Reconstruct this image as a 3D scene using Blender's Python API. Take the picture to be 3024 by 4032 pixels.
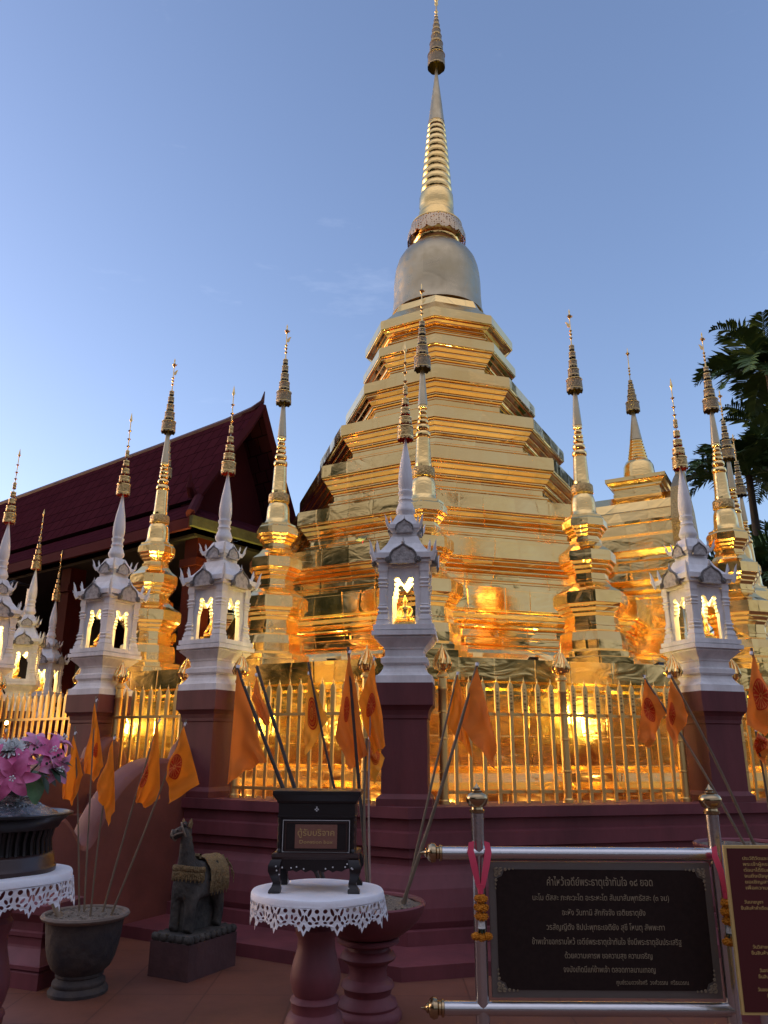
import bpy, bmesh, math, random
from mathutils import Vector, Matrix
from mathutils.geometry import tessellate_polygon
random.seed(7)
R_ = math.radians
for o in list(bpy.data.objects): bpy.data.objects.remove(o)
SC = bpy.context.scene
COL = SC.collection

# ------------------------------------------------------------------ camera
cam = bpy.data.cameras.new('camera'); camo = bpy.data.objects.new('camera', cam); COL.objects.link(camo)
cam.sensor_fit = 'HORIZONTAL'; cam.sensor_width = 36.0; cam.lens = 36.0*3050/3024
cam.clip_start = .05; cam.clip_end = 2000
EYE = 1.6
camo.matrix_world = Matrix.Translation((0, 0, EYE)) @ Matrix.Rotation(R_(90+17.05), 4, 'X') @ Matrix.Rotation(R_(.352), 4, 'Z')
SC.camera = camo
# ------------------------------------------------------------------ sky, sun, exposure
SUN_EL, SUN_AZ = 4.0, 285.0       # azimuth clockwise from +Y: low on the left, hidden by buildings and trees
w = bpy.data.worlds.new('World'); SC.world = w; w.use_nodes = True
nt = w.node_tree; nt.nodes.clear()
sky = nt.nodes.new('ShaderNodeTexSky'); sky.sky_type = 'NISHITA'; sky.sun_disc = False
sky.sun_elevation = R_(SUN_EL); sky.sun_rotation = R_(SUN_AZ)
sky.air_density = 1.0; sky.dust_density = 1.6; sky.ozone_density = 2.2; sky.altitude = 300
hs = nt.nodes.new('ShaderNodeHueSaturation'); hs.inputs['Saturation'].default_value = .91; hs.inputs['Value'].default_value = 1.04
tn = nt.nodes.new('ShaderNodeMix'); tn.data_type = 'RGBA'; tn.blend_type = 'MULTIPLY'; tn.inputs[0].default_value = 1; tn.inputs[7].default_value = (1.07, .95, 1.11, 1)
nt.links.new(sky.outputs[0], tn.inputs[6]); nt.links.new(tn.outputs[2], hs.inputs['Color'])
tc = nt.nodes.new('ShaderNodeTexCoord')
mp = nt.nodes.new('ShaderNodeMapping'); mp.inputs['Scale'].default_value = (2.2, 2.2, 9); mp.inputs['Location'].default_value = (3.1, 1.7, .4)
nz = nt.nodes.new('ShaderNodeTexNoise'); nz.inputs['Scale'].default_value = 1.6; nz.inputs['Detail'].default_value = 6; nz.inputs['Roughness'].default_value = .62
cr = nt.nodes.new('ShaderNodeValToRGB'); cr.color_ramp.elements[0].position = .63; cr.color_ramp.elements[1].position = .92
cr.color_ramp.elements[0].color = (0, 0, 0, 1); cr.color_ramp.elements[1].color = (.10, .10, .10, 1)
mx = nt.nodes.new('ShaderNodeMix'); mx.data_type = 'RGBA'
nt.links.new(tc.outputs['Generated'], mp.inputs[0]); nt.links.new(mp.outputs[0], nz.inputs['Vector'])
nt.links.new(nz.outputs['Fac'], cr.inputs[0]); nt.links.new(cr.outputs[0], mx.inputs[0])
nt.links.new(hs.outputs[0], mx.inputs[6]); mx.inputs[7].default_value = (4.6, 4.7, 5.2, 1)
sx = nt.nodes.new('ShaderNodeSeparateXYZ'); nt.links.new(tc.outputs['Generated'], sx.inputs[0])
mr = nt.nodes.new('ShaderNodeMapRange'); mr.interpolation_type = 'SMOOTHSTEP'; mr.inputs['From Min'].default_value = .30; mr.inputs['From Max'].default_value = -.35; mr.inputs['To Min'].default_value = 0; mr.inputs['To Max'].default_value = 1
nt.links.new(sx.outputs['Y'], mr.inputs[0])
n2 = nt.nodes.new('ShaderNodeTexNoise'); n2.inputs['Scale'].default_value = 2.4; n2.inputs['Detail'].default_value = 5; nt.links.new(mp.outputs[0], n2.inputs['Vector'])
r2 = nt.nodes.new('ShaderNodeMapRange'); r2.inputs['From Min'].default_value = .3; r2.inputs['From Max'].default_value = .6; r2.inputs['To Min'].default_value = .62; r2.inputs['To Max'].default_value = .97; nt.links.new(n2.outputs['Fac'], r2.inputs[0])
ml = nt.nodes.new('ShaderNodeMath'); ml.operation = 'MULTIPLY'; nt.links.new(mr.outputs[0], ml.inputs[0]); nt.links.new(r2.outputs[0], ml.inputs[1])
m3 = nt.nodes.new('ShaderNodeMix'); m3.data_type = 'RGBA'; m3.inputs[7].default_value = (.80, .78, .93, 1)      # unseen grey cloud sheet added behind the camera to tint what the gold mirrors
el_ = nt.nodes.new('ShaderNodeMapRange'); el_.interpolation_type = 'SMOOTHSTEP'; el_.inputs['From Min'].default_value = .45; el_.inputs['From Max'].default_value = .85; el_.inputs['To Min'].default_value = 1; el_.inputs['To Max'].default_value = 2.5
nt.links.new(sx.outputs['Z'], el_.inputs[0])      # added sheet brightened overhead to light upward-facing surfaces
vm = nt.nodes.new('ShaderNodeVectorMath'); vm.operation = 'SCALE'; vm.inputs[0].default_value = (.66, .66, .83); nt.links.new(el_.outputs[0], vm.inputs['Scale']); nt.links.new(vm.outputs[0], m3.inputs[7])
nt.links.new(ml.outputs[0], m3.inputs[0]); nt.links.new(mx.outputs[2], m3.inputs[6])
bg = nt.nodes.new('ShaderNodeBackground'); bg.inputs[1].default_value = .15
wo = nt.nodes.new('ShaderNodeOutputWorld')
nt.links.new(m3.outputs[2], bg.inputs[0]); nt.links.new(bg.outputs[0], wo.inputs[0])
sl = bpy.data.lights.new('sun', 'SUN'); sl.energy = .06; sl.angle = R_(12); sl.color = (1, .82, .62)
so = bpy.data.objects.new('sun', sl); COL.objects.link(so)
az, el = R_(SUN_AZ), R_(SUN_EL)
so.rotation_euler = Vector((math.sin(az)*math.cos(el), math.cos(az)*math.cos(el), math.sin(el))).to_track_quat('Z', 'Y').to_euler()
SC.view_settings.view_transform = 'Standard'; SC.view_settings.look = 'None'
SC.view_settings.exposure = 1.9; SC.view_settings.gamma = 1.0
try: SC.cycles.max_bounces = 12; SC.cycles.glossy_bounces = 10; SC.cycles.sample_clamp_indirect = 4.0; SC.cycles.use_denoising = True
except Exception: pass

# ------------------------------------------------------------------ materials
MATS = {}
def mat(name, col, rough=.6, metal=0., bump=0., bscale=8., var=0., vscale=3., col2=None, spec=.5, detail=4., emit=None, estr=0., stretch=None, bdist=.02):
    if name in MATS: return MATS[name]
    m = bpy.data.materials.new(name); m.use_nodes = True; n = m.node_tree; b = n.nodes['Principled BSDF']
    b.inputs['Base Color'].default_value = (*col, 1); b.inputs['Roughness'].default_value = rough
    b.inputs['Metallic'].default_value = metal; b.inputs['Specular IOR Level'].default_value = spec
    t = n.nodes.new('ShaderNodeTexCoord'); src = t.outputs['Object']
    if stretch:
        mp = n.nodes.new('ShaderNodeMapping'); mp.inputs['Scale'].default_value = stretch
        n.links.new(src, mp.inputs[0]); src = mp.outputs[0]
    if var or col2:
        z = n.nodes.new('ShaderNodeTexNoise'); z.inputs['Scale'].default_value = vscale; z.inputs['Detail'].default_value = 7; z.inputs['Roughness'].default_value = .65
        n.links.new(src, z.inputs['Vector'])
        r = n.nodes.new('ShaderNodeValToRGB'); r.color_ramp.elements[0].position = .32; r.color_ramp.elements[1].position = .7
        c2 = col2 or tuple(c*(1-var) for c in col)
        r.color_ramp.elements[0].color = (*c2, 1); r.color_ramp.elements[1].color = (*col, 1)
        n.links.new(z.outputs['Fac'], r.inputs[0]); n.links.new(r.outputs[0], b.inputs['Base Color'])
    if bump:
        z = n.nodes.new('ShaderNodeTexNoise'); z.inputs['Scale'].default_value = bscale; z.inputs['Detail'].default_value = detail
        n.links.new(src, z.inputs['Vector'])
        bp = n.nodes.new('ShaderNodeBump'); bp.inputs['Strength'].default_value = bump; bp.inputs['Distance'].default_value = bdist
        n.links.new(z.outputs['Fac'], bp.inputs['Height']); n.links.new(bp.outputs[0], b.inputs['Normal'])
    if emit: b.inputs['Emission Color'].default_value = (*emit, 1); b.inputs['Emission Strength'].default_value = estr
    MATS[name] = m; return m
def gold_sheet(name, rough, dent, dscale, seams=True, cols=((.94, .60, .20), (1.0, .71, .29))):
    """polished brass sheet nailed over masonry: dents, waves and sheet seams"""
    m = bpy.data.materials.new(name); m.use_nodes = True; n = m.node_tree; b = n.nodes['Principled BSDF']; L = n.links.new
    b.inputs['Metallic'].default_value = 1
    t = n.nodes.new('ShaderNodeTexCoord'); g = n.nodes.new('ShaderNodeNewGeometry')
    z = n.nodes.new('ShaderNodeTexNoise'); z.inputs['Scale'].default_value = .9; z.inputs['Detail'].default_value = 5
    L(g.outputs['Position'], z.inputs['Vector'])
    r = n.nodes.new('ShaderNodeValToRGB'); r.color_ramp.elements[0].position = .3; r.color_ramp.elements[1].position = .7
    r.color_ramp.elements[0].color = (*cols[0], 1); r.color_ramp.elements[1].color = (*cols[1], 1)
    L(z.outputs['Fac'], r.inputs[0]); L(r.outputs[0], b.inputs['Base Color'])
    z4 = n.nodes.new('ShaderNodeTexNoise'); z4.inputs['Scale'].default_value = 5; z4.inputs['Detail'].default_value = 6
    L(g.outputs['Position'], z4.inputs['Vector'])
    mr = n.nodes.new('ShaderNodeMapRange'); mr.inputs['From Min'].default_value = .3; mr.inputs['From Max'].default_value = .75
    mr.inputs['To Min'].default_value = rough*.7; mr.inputs['To Max'].default_value = rough*1.5
    L(z4.outputs['Fac'], mr.inputs[0]); L(mr.outputs[0], b.inputs['Roughness'])
    mpp = n.nodes.new('ShaderNodeMapping'); mpp.inputs['Scale'].default_value = (1, 1, 2.2); L(g.outputs['Position'], mpp.inputs[0])
    z2 = n.nodes.new('ShaderNodeTexNoise'); z2.inputs['Scale'].default_value = dscale; z2.inputs['Detail'].default_value = 2.5; z2.inputs['Distortion'].default_value = .8
    L(mpp.outputs[0], z2.inputs['Vector'])
    b1 = n.nodes.new('ShaderNodeBump'); b1.inputs['Strength'].default_value = dent; b1.inputs['Distance'].default_value = .05
    L(z2.outputs['Fac'], b1.inputs['Height'])
    if seams:
        vc = n.nodes.new('ShaderNodeTexVoronoi'); vc.feature = 'F1'; vc.inputs['Scale'].default_value = 1.0; vc.inputs['Randomness'].default_value = .35
        mp3 = n.nodes.new('ShaderNodeMapping'); mp3.inputs['Scale'].default_value = (2.1, 2.1, .5); L(g.outputs['Position'], mp3.inputs[0]); L(mp3.outputs[0], vc.inputs['Vector'])
        v1 = n.nodes.new('ShaderNodeVectorMath'); v1.operation = 'SUBTRACT'; v1.inputs[1].default_value = (.5, .5, .5); L(vc.outputs['Color'], v1.inputs[0])
        v2 = n.nodes.new('ShaderNodeVectorMath'); v2.operation = 'SCALE'; v2.inputs['Scale'].default_value = .085; L(v1.outputs[0], v2.inputs[0])
        v3 = n.nodes.new('ShaderNodeVectorMath'); v3.operation = 'ADD'; L(g.outputs['Normal'], v3.inputs[0]); L(v2.outputs[0], v3.inputs[1])
        v4 = n.nodes.new('ShaderNodeVectorMath'); v4.operation = 'NORMALIZE'; L(v3.outputs[0], v4.inputs[0]); L(v4.outputs[0], b1.inputs['Normal'])
    last = b1
    if seams:
        v = n.nodes.new('ShaderNodeTexVoronoi'); v.feature = 'DISTANCE_TO_EDGE'; v.inputs['Scale'].default_value = 1.0; v.inputs['Randomness'].default_value = .35
        mp2 = n.nodes.new('ShaderNodeMapping'); mp2.inputs['Scale'].default_value = (2.1, 2.1, .5); L(g.outputs['Position'], mp2.inputs[0]); L(mp2.outputs[0], v.inputs['Vector'])
        rr = n.nodes.new('ShaderNodeValToRGB'); rr.color_ramp.elements[0].position = 0; rr.color_ramp.elements[1].position = .03
        L(v.outputs['Distance'], rr.inputs[0])
        b2 = n.nodes.new('ShaderNodeBump'); b2.inputs['Strength'].default_value = .16; b2.inputs['Distance'].default_value = .01
        L(rr.outputs[0], b2.inputs['Height']); L(b1.outputs[0], b2.inputs['Normal']); last = b2
    L(last.outputs[0], b.inputs['Normal'])
    MATS[name] = m; return m
def filigree(name, col, scale, thr=.16, stretch=(1, 1, 1)):
    """pierced metal fretwork: a real hole where the pattern is open"""
    m = bpy.data.materials.new(name); m.use_nodes = True; n = m.node_tree; b = n.nodes['Principled BSDF']; L = n.links.new
    b.inputs['Base Color'].default_value = (*col, 1); b.inputs['Metallic'].default_value = 1; b.inputs['Roughness'].default_value = .38
    t = n.nodes.new('ShaderNodeTexCoord'); mp = n.nodes.new('ShaderNodeMapping'); mp.inputs['Scale'].default_value = stretch
    L(t.outputs['Object'], mp.inputs[0])
    v = n.nodes.new('ShaderNodeTexVoronoi'); v.feature = 'DISTANCE_TO_EDGE'; v.inputs['Scale'].default_value = scale; v.inputs['Randomness'].default_value = .55
    L(mp.outputs[0], v.inputs['Vector'])
    c = n.nodes.new('ShaderNodeMath'); c.operation = 'LESS_THAN'; c.inputs[1].default_value = thr; L(v.outputs['Distance'], c.inputs[0])
    bp = n.nodes.new('ShaderNodeBump'); bp.inputs['Strength'].default_value = .8; bp.inputs['Distance'].default_value = .01; L(v.outputs['Distance'], bp.inputs['Height']); L(bp.outputs[0], b.inputs['Normal'])
    tr = n.nodes.new('ShaderNodeBsdfTransparent'); ms = n.nodes.new('ShaderNodeMixShader')
    L(c.outputs[0], ms.inputs[0]); L(tr.outputs[0], ms.inputs[1]); L(b.outputs[0], ms.inputs[2])
    L(ms.outputs[0], n.nodes['Material Output'].inputs[0])
    MATS[name] = m; return m
GOLD = gold_sheet('gilded brass sheet', .14, .11, 2.6)
GOLD_BELL = gold_sheet('dull gilded bell', .36, .06, 2.0, True, ((.44, .355, .21), (.52, .43, .27)))
GOLD_S = gold_sheet('polished gilded brass', .11, .14, 7.0, False)
GOLD_W = gold_sheet('crumpled gilded sheet', .17, .22, 2.2)
GOLD_F = mat('fence brass', (.95, .66, .24), .42, 1, .06, 20)
GOLD_D = mat('darkened brass', (.42, .27, .10), .32, 1, .3, 60)
STAT = mat('statue gold', (.95, .62, .18), .26, 1, .1, 20)
FILI = filigree('pierced silvered fretwork', (.82, .66, .42), 26, .17)
FILI_B = filigree('pierced fretwork band', (.62, .46, .28), 17, .27)
FILI_G = mat('gold fretwork', (.72, .48, .19), .38, 1, .9, 38, .72, 50, detail=2)
DARKU = mat('dark umbrella underside', (.025, .010, .010), .7)  # shade inside the umbrellas put into the lining colour
FILI_S = mat('silvered fretwork', (.46, .35, .21), .42, 1, 1., 60, .75, 60, detail=2)
RED_IN = mat('red lacquer lining', (.42, .03, .02), .5)
WHITE = mat('white limewash', (.84, .83, .82), .78, 0, .35, 26, .30, 7, bdist=.006, stretch=(1, 1, .35))
WCARVE = mat('weathered white carving', (.55, .52, .49), .85, 0, 1., 42, .55, 26, bdist=.012)
WGREY = mat('grey weathered edge', (.20, .19, .18), .9, 0, .8, 40, .4, 20)
MAROON = mat('maroon paint', (.155, .034, .038), .62, 0, .3, 14, .45, 3.0, bdist=.01, stretch=(1, 1, .22))
MAROON2 = mat('maroon terrace paint', (.21, .050, .060), .6, 0, .35, 9, .5, 2.2, bdist=.012, stretch=(1, 1, .3))
MAROON3 = mat('brown maroon render', (.225, .066, .048), .62, 0, .3, 10, .42, 1.8, bdist=.01)
PLINTH = mat('dark grimy plinth render', (.105, .046, .044), .8, 0, .4, 12, .5, 3)
TERRA = mat('terracotta paving', (.235, .086, .050), .55, 0, .25, 12, .4, 1.3, bdist=.006)
CLAY = mat('weathered clay pot', (.075, .056, .044), .8, 0, .5, 22, .45, 5, col2=(.020, .019, .023))
CLAYRIM = mat('clay rim', (.22, .17, .13), .85, 0, .4, 25, .35, 8)
SAND = mat('coarse sand', (.25, .205, .155), .95, 0, 1., 70, .55, 55, bdist=.02)
STONE = mat('dark stone', (.105, .092, .074), .88, 0, .7, 30, .5, 6, col2=(.022, .022, .020))
STONEG = mat('ochre stone trappings', (.30, .205, .085), .8, 0, 1., 55, .55, 22, bdist=.02)
STONEB = mat('pale stone bridle', (.22, .18, .13), .85, 0, .5, 50)
LACE = mat('white cut cloth', (.84, .84, .86), .85, 0, .15, 60, .07, 9)
LACQ = mat('black lacquer', (.012, .009, .009), .34, 0, .1, 20, spec=.5)
LACQ2 = mat('brown lacquer', (.035, .016, .013), .36, 0, .1, 20)
PEARL = mat('pearl inlay', (.6, .6, .58), .3)
CHROME = mat('brushed steel', (.58, .57, .56), .24, 1, .05, 50)
BRONZE = mat('bronze knob', (.45, .33, .18), .2, 1)
GRANITE = mat('dark plaque', (.026, .015, .012), .7, 0, .05, 40, .3, 40, spec=.15)
PLATE_F = mat('dull metal margin', (.17, .15, .13), .5, .6, .1, 30)
LETTER = mat('gilded lettering', (.27, .21, .13), .6)
LETTER2 = mat('ochre lettering', (.62, .42, .14), .55)
REDPLATE = mat('deep red plaque', (.075, .010, .010), .4)
BRASSPL = mat('copper plate', (.30, .15, .11), .42, .6, .1, 40)
def cloth(name, c):
    m = mat(name, c, .85, 0, .12, 80, .10, 7)
    b = m.node_tree.nodes['Principled BSDF']; n = m.node_tree
    tr = n.nodes.new('ShaderNodeBsdfTranslucent'); tr.inputs[0].default_value = (*c, 1)
    ms = n.nodes.new('ShaderNodeMixShader'); ms.inputs[0].default_value = .45
    n.links.new(b.outputs[0], ms.inputs[1]); n.links.new(tr.outputs[0], ms.inputs[2]); n.links.new(ms.outputs[0], n.nodes['Material Output'].inputs[0])
    return m
SAFF = cloth('saffron cloth', (.86, .27, .018)); SAFF2 = cloth('yellow saffron cloth', (.86, .38, .04)); SAFF3 = cloth('faded orange cloth', (.80, .235, .035))
EMB = cloth('red printed wheel', (.60, .050, .010)); EMB2 = mat('orange wheel spokes', (.70, .20, .03), .85)
BAMB = mat('bamboo', (.20, .145, .09), .6, 0, .4, 30, .4, 12, stretch=(1, 1, .2)); BAMBD = mat('dark bamboo', (.045, .035, .032), .6, 0, .4, 30, .4, 12); BAMBP = mat('pale bamboo', (.42, .30, .25), .6, 0, .3, 30, .3, 10)
PINK = mat('pink petals', (.78, .22, .42), .6, 0, .2, 30, .4, 14, col2=(.62, .10, .26)); PINK2 = mat('light pink petals', (.80, .32, .50), .6, 0, .2, 30, .3, 14)
WPET = mat('white petals', (.72, .74, .72), .6); LEAF = mat('green leaf', (.05, .13, .03), .5, 0, .4, 30, .4, 9); LEAFD = mat('dark leaf', (.018, .04, .018), .5, 0, .3, 30, .3, 9)
MARI = mat('marigold', (.9, .32, .01), .8, 0, 1., 130, .35, 60, detail=2); RIBB = mat('pink ribbon', (.70, .06, .12), .5); JASM = mat('jasmine', (.75, .75, .68), .7, 0, .8, 90)
ROOF = mat('dark roof flashing', (.06, .018, .022), .6); BARGE = mat('maroon bargeboard', (.060, .014, .019), .8, 0, .1, 10, spec=.03)
DARK = mat('dark interior', (.012, .007, .007), .9); REDCOL = mat('red column paint', (.055, .010, .008), .8, 0, .2, 8, .25, 2, spec=.03)  # near-black interior colour holds the shade inside the hall and scroll hole
FASC = mat('weathered gutter', (.075, .07, .045), .8, 0, .3, 12, .4, 5, spec=.1)
FROND = mat('palm leaflet', (.085, .17, .05), .5, 0, .2, 9, .5, 1.2); TRUNK = mat('palm trunk', (.05, .042, .032), .9, 0, .9, 14, .4, 5); WOODM = mat('far foliage', (.030, .048, .024), .9, 0, 1, 6, .5, 2)
GLOW = mat('lamp glass', (1, .7, .3), .5, emit=(1, .62, .22), estr=30.)
BIRD = mat('pigeon plumage', (.10, .105, .115), .7, 0, .2, 60, .4, 30)
def roof_tiles():
    m = bpy.data.materials.new('maroon roof tiles'); m.use_nodes = True; n = m.node_tree; b = n.nodes['Principled BSDF']; L = n.links.new
    b.inputs['Roughness'].default_value = .8; b.inputs['Specular IOR Level'].default_value = .0
    uv = n.nodes.new('ShaderNodeUVMap'); br = n.nodes.new('ShaderNodeTexBrick')
    br.inputs['Scale'].default_value = 1; br.inputs['Brick Width'].default_value = .38; br.inputs['Row Height'].default_value = .42; br.inputs['Mortar Size'].default_value = .018; br.inputs['Mortar Smooth'].default_value = .5
    br.inputs['Color1'].default_value = (.054, .014, .021, 1); br.inputs['Color2'].default_value = (.043, .011, .017, 1); br.inputs['Mortar'].default_value = (.016, .006, .007, 1)
    L(uv.outputs[0], br.inputs['Vector']); L(br.outputs['Color'], b.inputs['Base Color'])
    bp = n.nodes.new('ShaderNodeBump'); bp.inputs['Strength'].default_value = .7; bp.inputs['Distance'].default_value = .03; bp.invert = True
    L(br.outputs['Fac'], bp.inputs['Height']); L(bp.outputs[0], b.inputs['Normal'])
    return m
TILES = roof_tiles()
def paving():
    n = TERRA.node_tree; b = n.nodes['Principled BSDF']; L = n.links.new
    t = n.nodes.new('ShaderNodeTexCoord'); br = n.nodes.new('ShaderNodeTexBrick'); br.offset = 0
    br.inputs['Scale'].default_value = 1; br.inputs['Brick Width'].default_value = .6; br.inputs['Row Height'].default_value = .6; br.inputs['Mortar Size'].default_value = .006
    br.inputs['Color1'].default_value = (1, 1, 1, 1); br.inputs['Color2'].default_value = (.86, .84, .84, 1); br.inputs['Mortar'].default_value = (.55, .5, .5, 1)
    L(t.outputs['Object'], br.inputs['Vector'])
    old = b.inputs['Base Color'].links[0].from_socket
    mm = n.nodes.new('ShaderNodeMix'); mm.data_type = 'RGBA'; mm.blend_type = 'MULTIPLY'; mm.inputs[0].default_value = 1
    L(old, mm.inputs[6]); L(br.outputs['Color'], mm.inputs[7]); L(mm.outputs[2], b.inputs['Base Color'])
paving()

# ------------------------------------------------------------------ mesh helpers
class MB:
    def __init__(s): s.v = []; s.f = []; s.m = []; s.sm = []; s.uv = {}
    def add(s, vs, fs, mi=0, smooth=False):
        k = len(s.v); s.v += [tuple(x) for x in vs]
        for f in fs: s.f.append(tuple(i+k for i in f)); s.m.append(mi); s.sm.append(smooth)
        return s
    def lathe(s, prof, n=24, a0=0., c=(0, 0), cap=True, mi=0, smooth=True, sq=1.):
        """prof: (radius, z) from bottom to top"""
        vs = []; fs = []
        for r, z in prof:
            for i in range(n):
                a = a0+2*math.pi*i/n; vs.append((c[0]+r*math.cos(a), c[1]+r*math.sin(a)*sq, z))
        for j in range(len(prof)-1):
            for i in range(n):
                i2 = (i+1) % n; fs.append((j*n+i, j*n+i2, (j+1)*n+i2, (j+1)*n+i))
        if cap:
            fs.append(tuple(range(n-1, -1, -1))); fs.append(tuple((len(prof)-1)*n+i for i in range(n)))
        return s.add(vs, fs, mi, smooth)
    def square(s, prof, c=(0, 0), mi=0, a=0.):
        return s.lathe([(h*math.sqrt(2), z) for h, z in prof], 4, math.pi/4+a, c, True, mi, False)
    def box(s, x0, x1, y0, y1, z0, z1, mi=0):
        return s.add([(x0, y0, z0), (x1, y0, z0), (x1, y1, z0), (x0, y1, z0), (x0, y0, z1), (x1, y0, z1), (x1, y1, z1), (x0, y1, z1)],
                     [(3, 2, 1, 0), (4, 5, 6, 7), (0, 1, 5, 4), (1, 2, 6, 5), (2, 3, 7, 6), (3, 0, 4, 7)], mi)
    def tube(s, pts, rad, n=10, mi=0, smooth=True, cap=True):
        pts = [Vector(p) for p in pts]; rad = rad if hasattr(rad, '__len__') else [rad]*len(pts)
        vs = []; fs = []; up = Vector((0, 0, 1)); prev = None
        for i, p in enumerate(pts):
            d = (pts[min(i+1, len(pts)-1)]-pts[max(i-1, 0)]).normalized()
            if prev is None: x = d.cross(up if abs(d.z) < .95 else Vector((1, 0, 0))).normalized()
            else: x = (prev-d*prev.dot(d)).normalized()
            prev = x; y = d.cross(x)
            for k in range(n):
                a = 2*math.pi*k/n; vs.append(p+(x*math.cos(a)+y*math.sin(a))*rad[i])
        for j in range(len(pts)-1):
            for k in range(n): k2 = (k+1) % n; fs.append((j*n+k, j*n+k2, (j+1)*n+k2, (j+1)*n+k))
        if cap: fs.append(tuple(range(n-1, -1, -1))); fs.append(tuple((len(pts)-1)*n+i for i in range(n)))
        return s.add(vs, fs, mi, smooth)
    def plate(s, outer, holes, th, M=None, mi=0):
        """flat plate in local x,z with holes; thickness th from y=0 to y=th; M places it"""
        loops = [outer]+list(holes); polys = [[Vector((x, z, 0)) for x, z in l] for l in loops]
        flat = [p for l in loops for p in l]; n = len(flat)
        tris = tessellate_polygon(polys)
        vs = [Vector((x, 0, z)) for x, z in flat]+[Vector((x, th, z)) for x, z in flat]
        fs = []
        for t in tris:
            a, b, c = t; ar = (flat[b][0]-flat[a][0])*(flat[c][1]-flat[a][1])-(flat[c][0]-flat[a][0])*(flat[b][1]-flat[a][1])
            if ar < 0: b, c = c, b
            fs.append((a, b, c)); fs.append((n+c, n+b, n+a))
        k = 0
        for l in loops:
            ar = sum(l[i][0]*l[(i+1) % len(l)][1]-l[(i+1) % len(l)][0]*l[i][1] for i in range(len(l)))
            first = l is loops[0]
            for i in range(len(l)):
                i2 = (i+1) % len(l); q = (k+i, k+i2, n+k+i2, n+k+i)
                fs.append(q[::-1] if (ar > 0) == first else q)
            k += len(l)
        if M is not None: vs = [M @ x for x in vs]
        return s.add(vs, fs, mi)
    def ball(s, c, r, n=12, m=8, mi=0, sc=(1, 1, 1)):
        prof = [(r*math.sin(math.pi*j/m)+1e-5, -r*math.cos(math.pi*j/m)) for j in range(m+1)]
        k = len(s.v); s.lathe(prof, n, 0, (0, 0), False, mi, True)
        for i in range(k, len(s.v)): x, y, z = s.v[i]; s.v[i] = (c[0]+x*sc[0], c[1]+y*sc[1], c[2]+z*sc[2])
        return s
    def xform(s, M, k=0):
        for i in range(k, len(s.v)): s.v[i] = tuple(M @ Vector(s.v[i]))
        return s
    def build(s, name, m, parent=None, loc=(0, 0, 0), angle=40):
        me = bpy.data.meshes.new(name); me.from_pydata(s.v, [], s.f)
        for x in (m if isinstance(m, (list, tuple)) else [m]): me.materials.append(x)
        me.polygons.foreach_set('material_index', s.m); me.polygons.foreach_set('use_smooth', s.sm)
        me.update()
        if any(s.sm): me.set_sharp_from_angle(angle=R_(angle))
        o = bpy.data.objects.new(name, me); COL.objects.link(o); o.location = loc
        if parent is not None: o.parent = parent
        return o
def tag(o, label=None, cat=None, group=None, kind=None):
    if label: o['label'] = label
    if cat: o['category'] = cat
    if group: o['group'] = group
    if kind: o['kind'] = kind
    return o
def thing(name, loc, rz, label, cat, group=None):
    o = bpy.data.objects.new(name, None); COL.objects.link(o); o.location = loc; o.rotation_euler = (0, 0, rz)
    o.empty_display_size = .1
    return tag(o, label, cat, group)
def kids(o): return [c for c in bpy.data.objects if c.parent == o]
def dup(o, loc=None, rz=None, label=None, group=None, parent=None):
    c = o.copy(); COL.objects.link(c)
    if parent is not None: c.parent = parent
    if loc is not None: c.location = loc
    if rz is not None: c.rotation_euler = (0, 0, rz)
    if label: c['label'] = label
    if group: c['group'] = group
    for k in kids(o): dup(k, parent=c)
    return c
def skin_mesh(nodes, edges, name, m, parent=None, lvl=2, root=0, xf=None):
    """one continuous surface from a joint skeleton: nodes = [(x,y,z,r) or (x,y,z,rx,ry)]"""
    me = bpy.data.meshes.new(name); me.from_pydata([n[:3] for n in nodes], edges, [])
    o = bpy.data.objects.new(name, me); COL.objects.link(o)
    o.modifiers.new('skin', 'SKIN').use_smooth_shade = True
    for i, n in enumerate(nodes):
        sv = me.skin_vertices[0].data[i]; sv.radius = (n[3], n[4] if len(n) > 4 else n[3]); sv.use_root = (i == root)
    sd = o.modifiers.new('sub', 'SUBSURF'); sd.levels = lvl; sd.render_levels = lvl
    dg = bpy.context.evaluated_depsgraph_get(); dg.update()
    new = bpy.data.meshes.new_from_object(o.evaluated_get(dg)); new.materials.clear(); new.materials.append(m)
    o.modifiers.clear(); o.data = new
    for p in new.polygons: p.use_smooth = True
    if xf is not None: new.transform(xf)
    if parent is not None: o.parent = parent
    return o
def text_mesh(s, size, name, m, parent, M, width=None, th=.002, align='CENTER'):
    cu = bpy.data.curves.new(name, 'FONT'); cu.body = s; cu.size = size; cu.align_x = align; cu.extrude = th; cu.resolution_u = 2
    o = bpy.data.objects.new(name, cu); COL.objects.link(o)
    dg = bpy.context.evaluated_depsgraph_get(); dg.update()
    me = bpy.data.meshes.new_from_object(o.evaluated_get(dg)); bpy.data.objects.remove(o)
    if width and len(me.vertices):
        xs = [v.co.x for v in me.vertices]; k = width/max(max(xs)-min(xs), 1e-6); me.transform(Matrix.Diagonal((k, 1, 1, 1)))
    me.transform(Matrix.Rotation(R_(90), 4, 'X')); me.transform(M)
    me.materials.clear(); me.materials.append(m)
    o = bpy.data.objects.new(name, me); COL.objects.link(o); o.parent = parent
    return o

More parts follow.
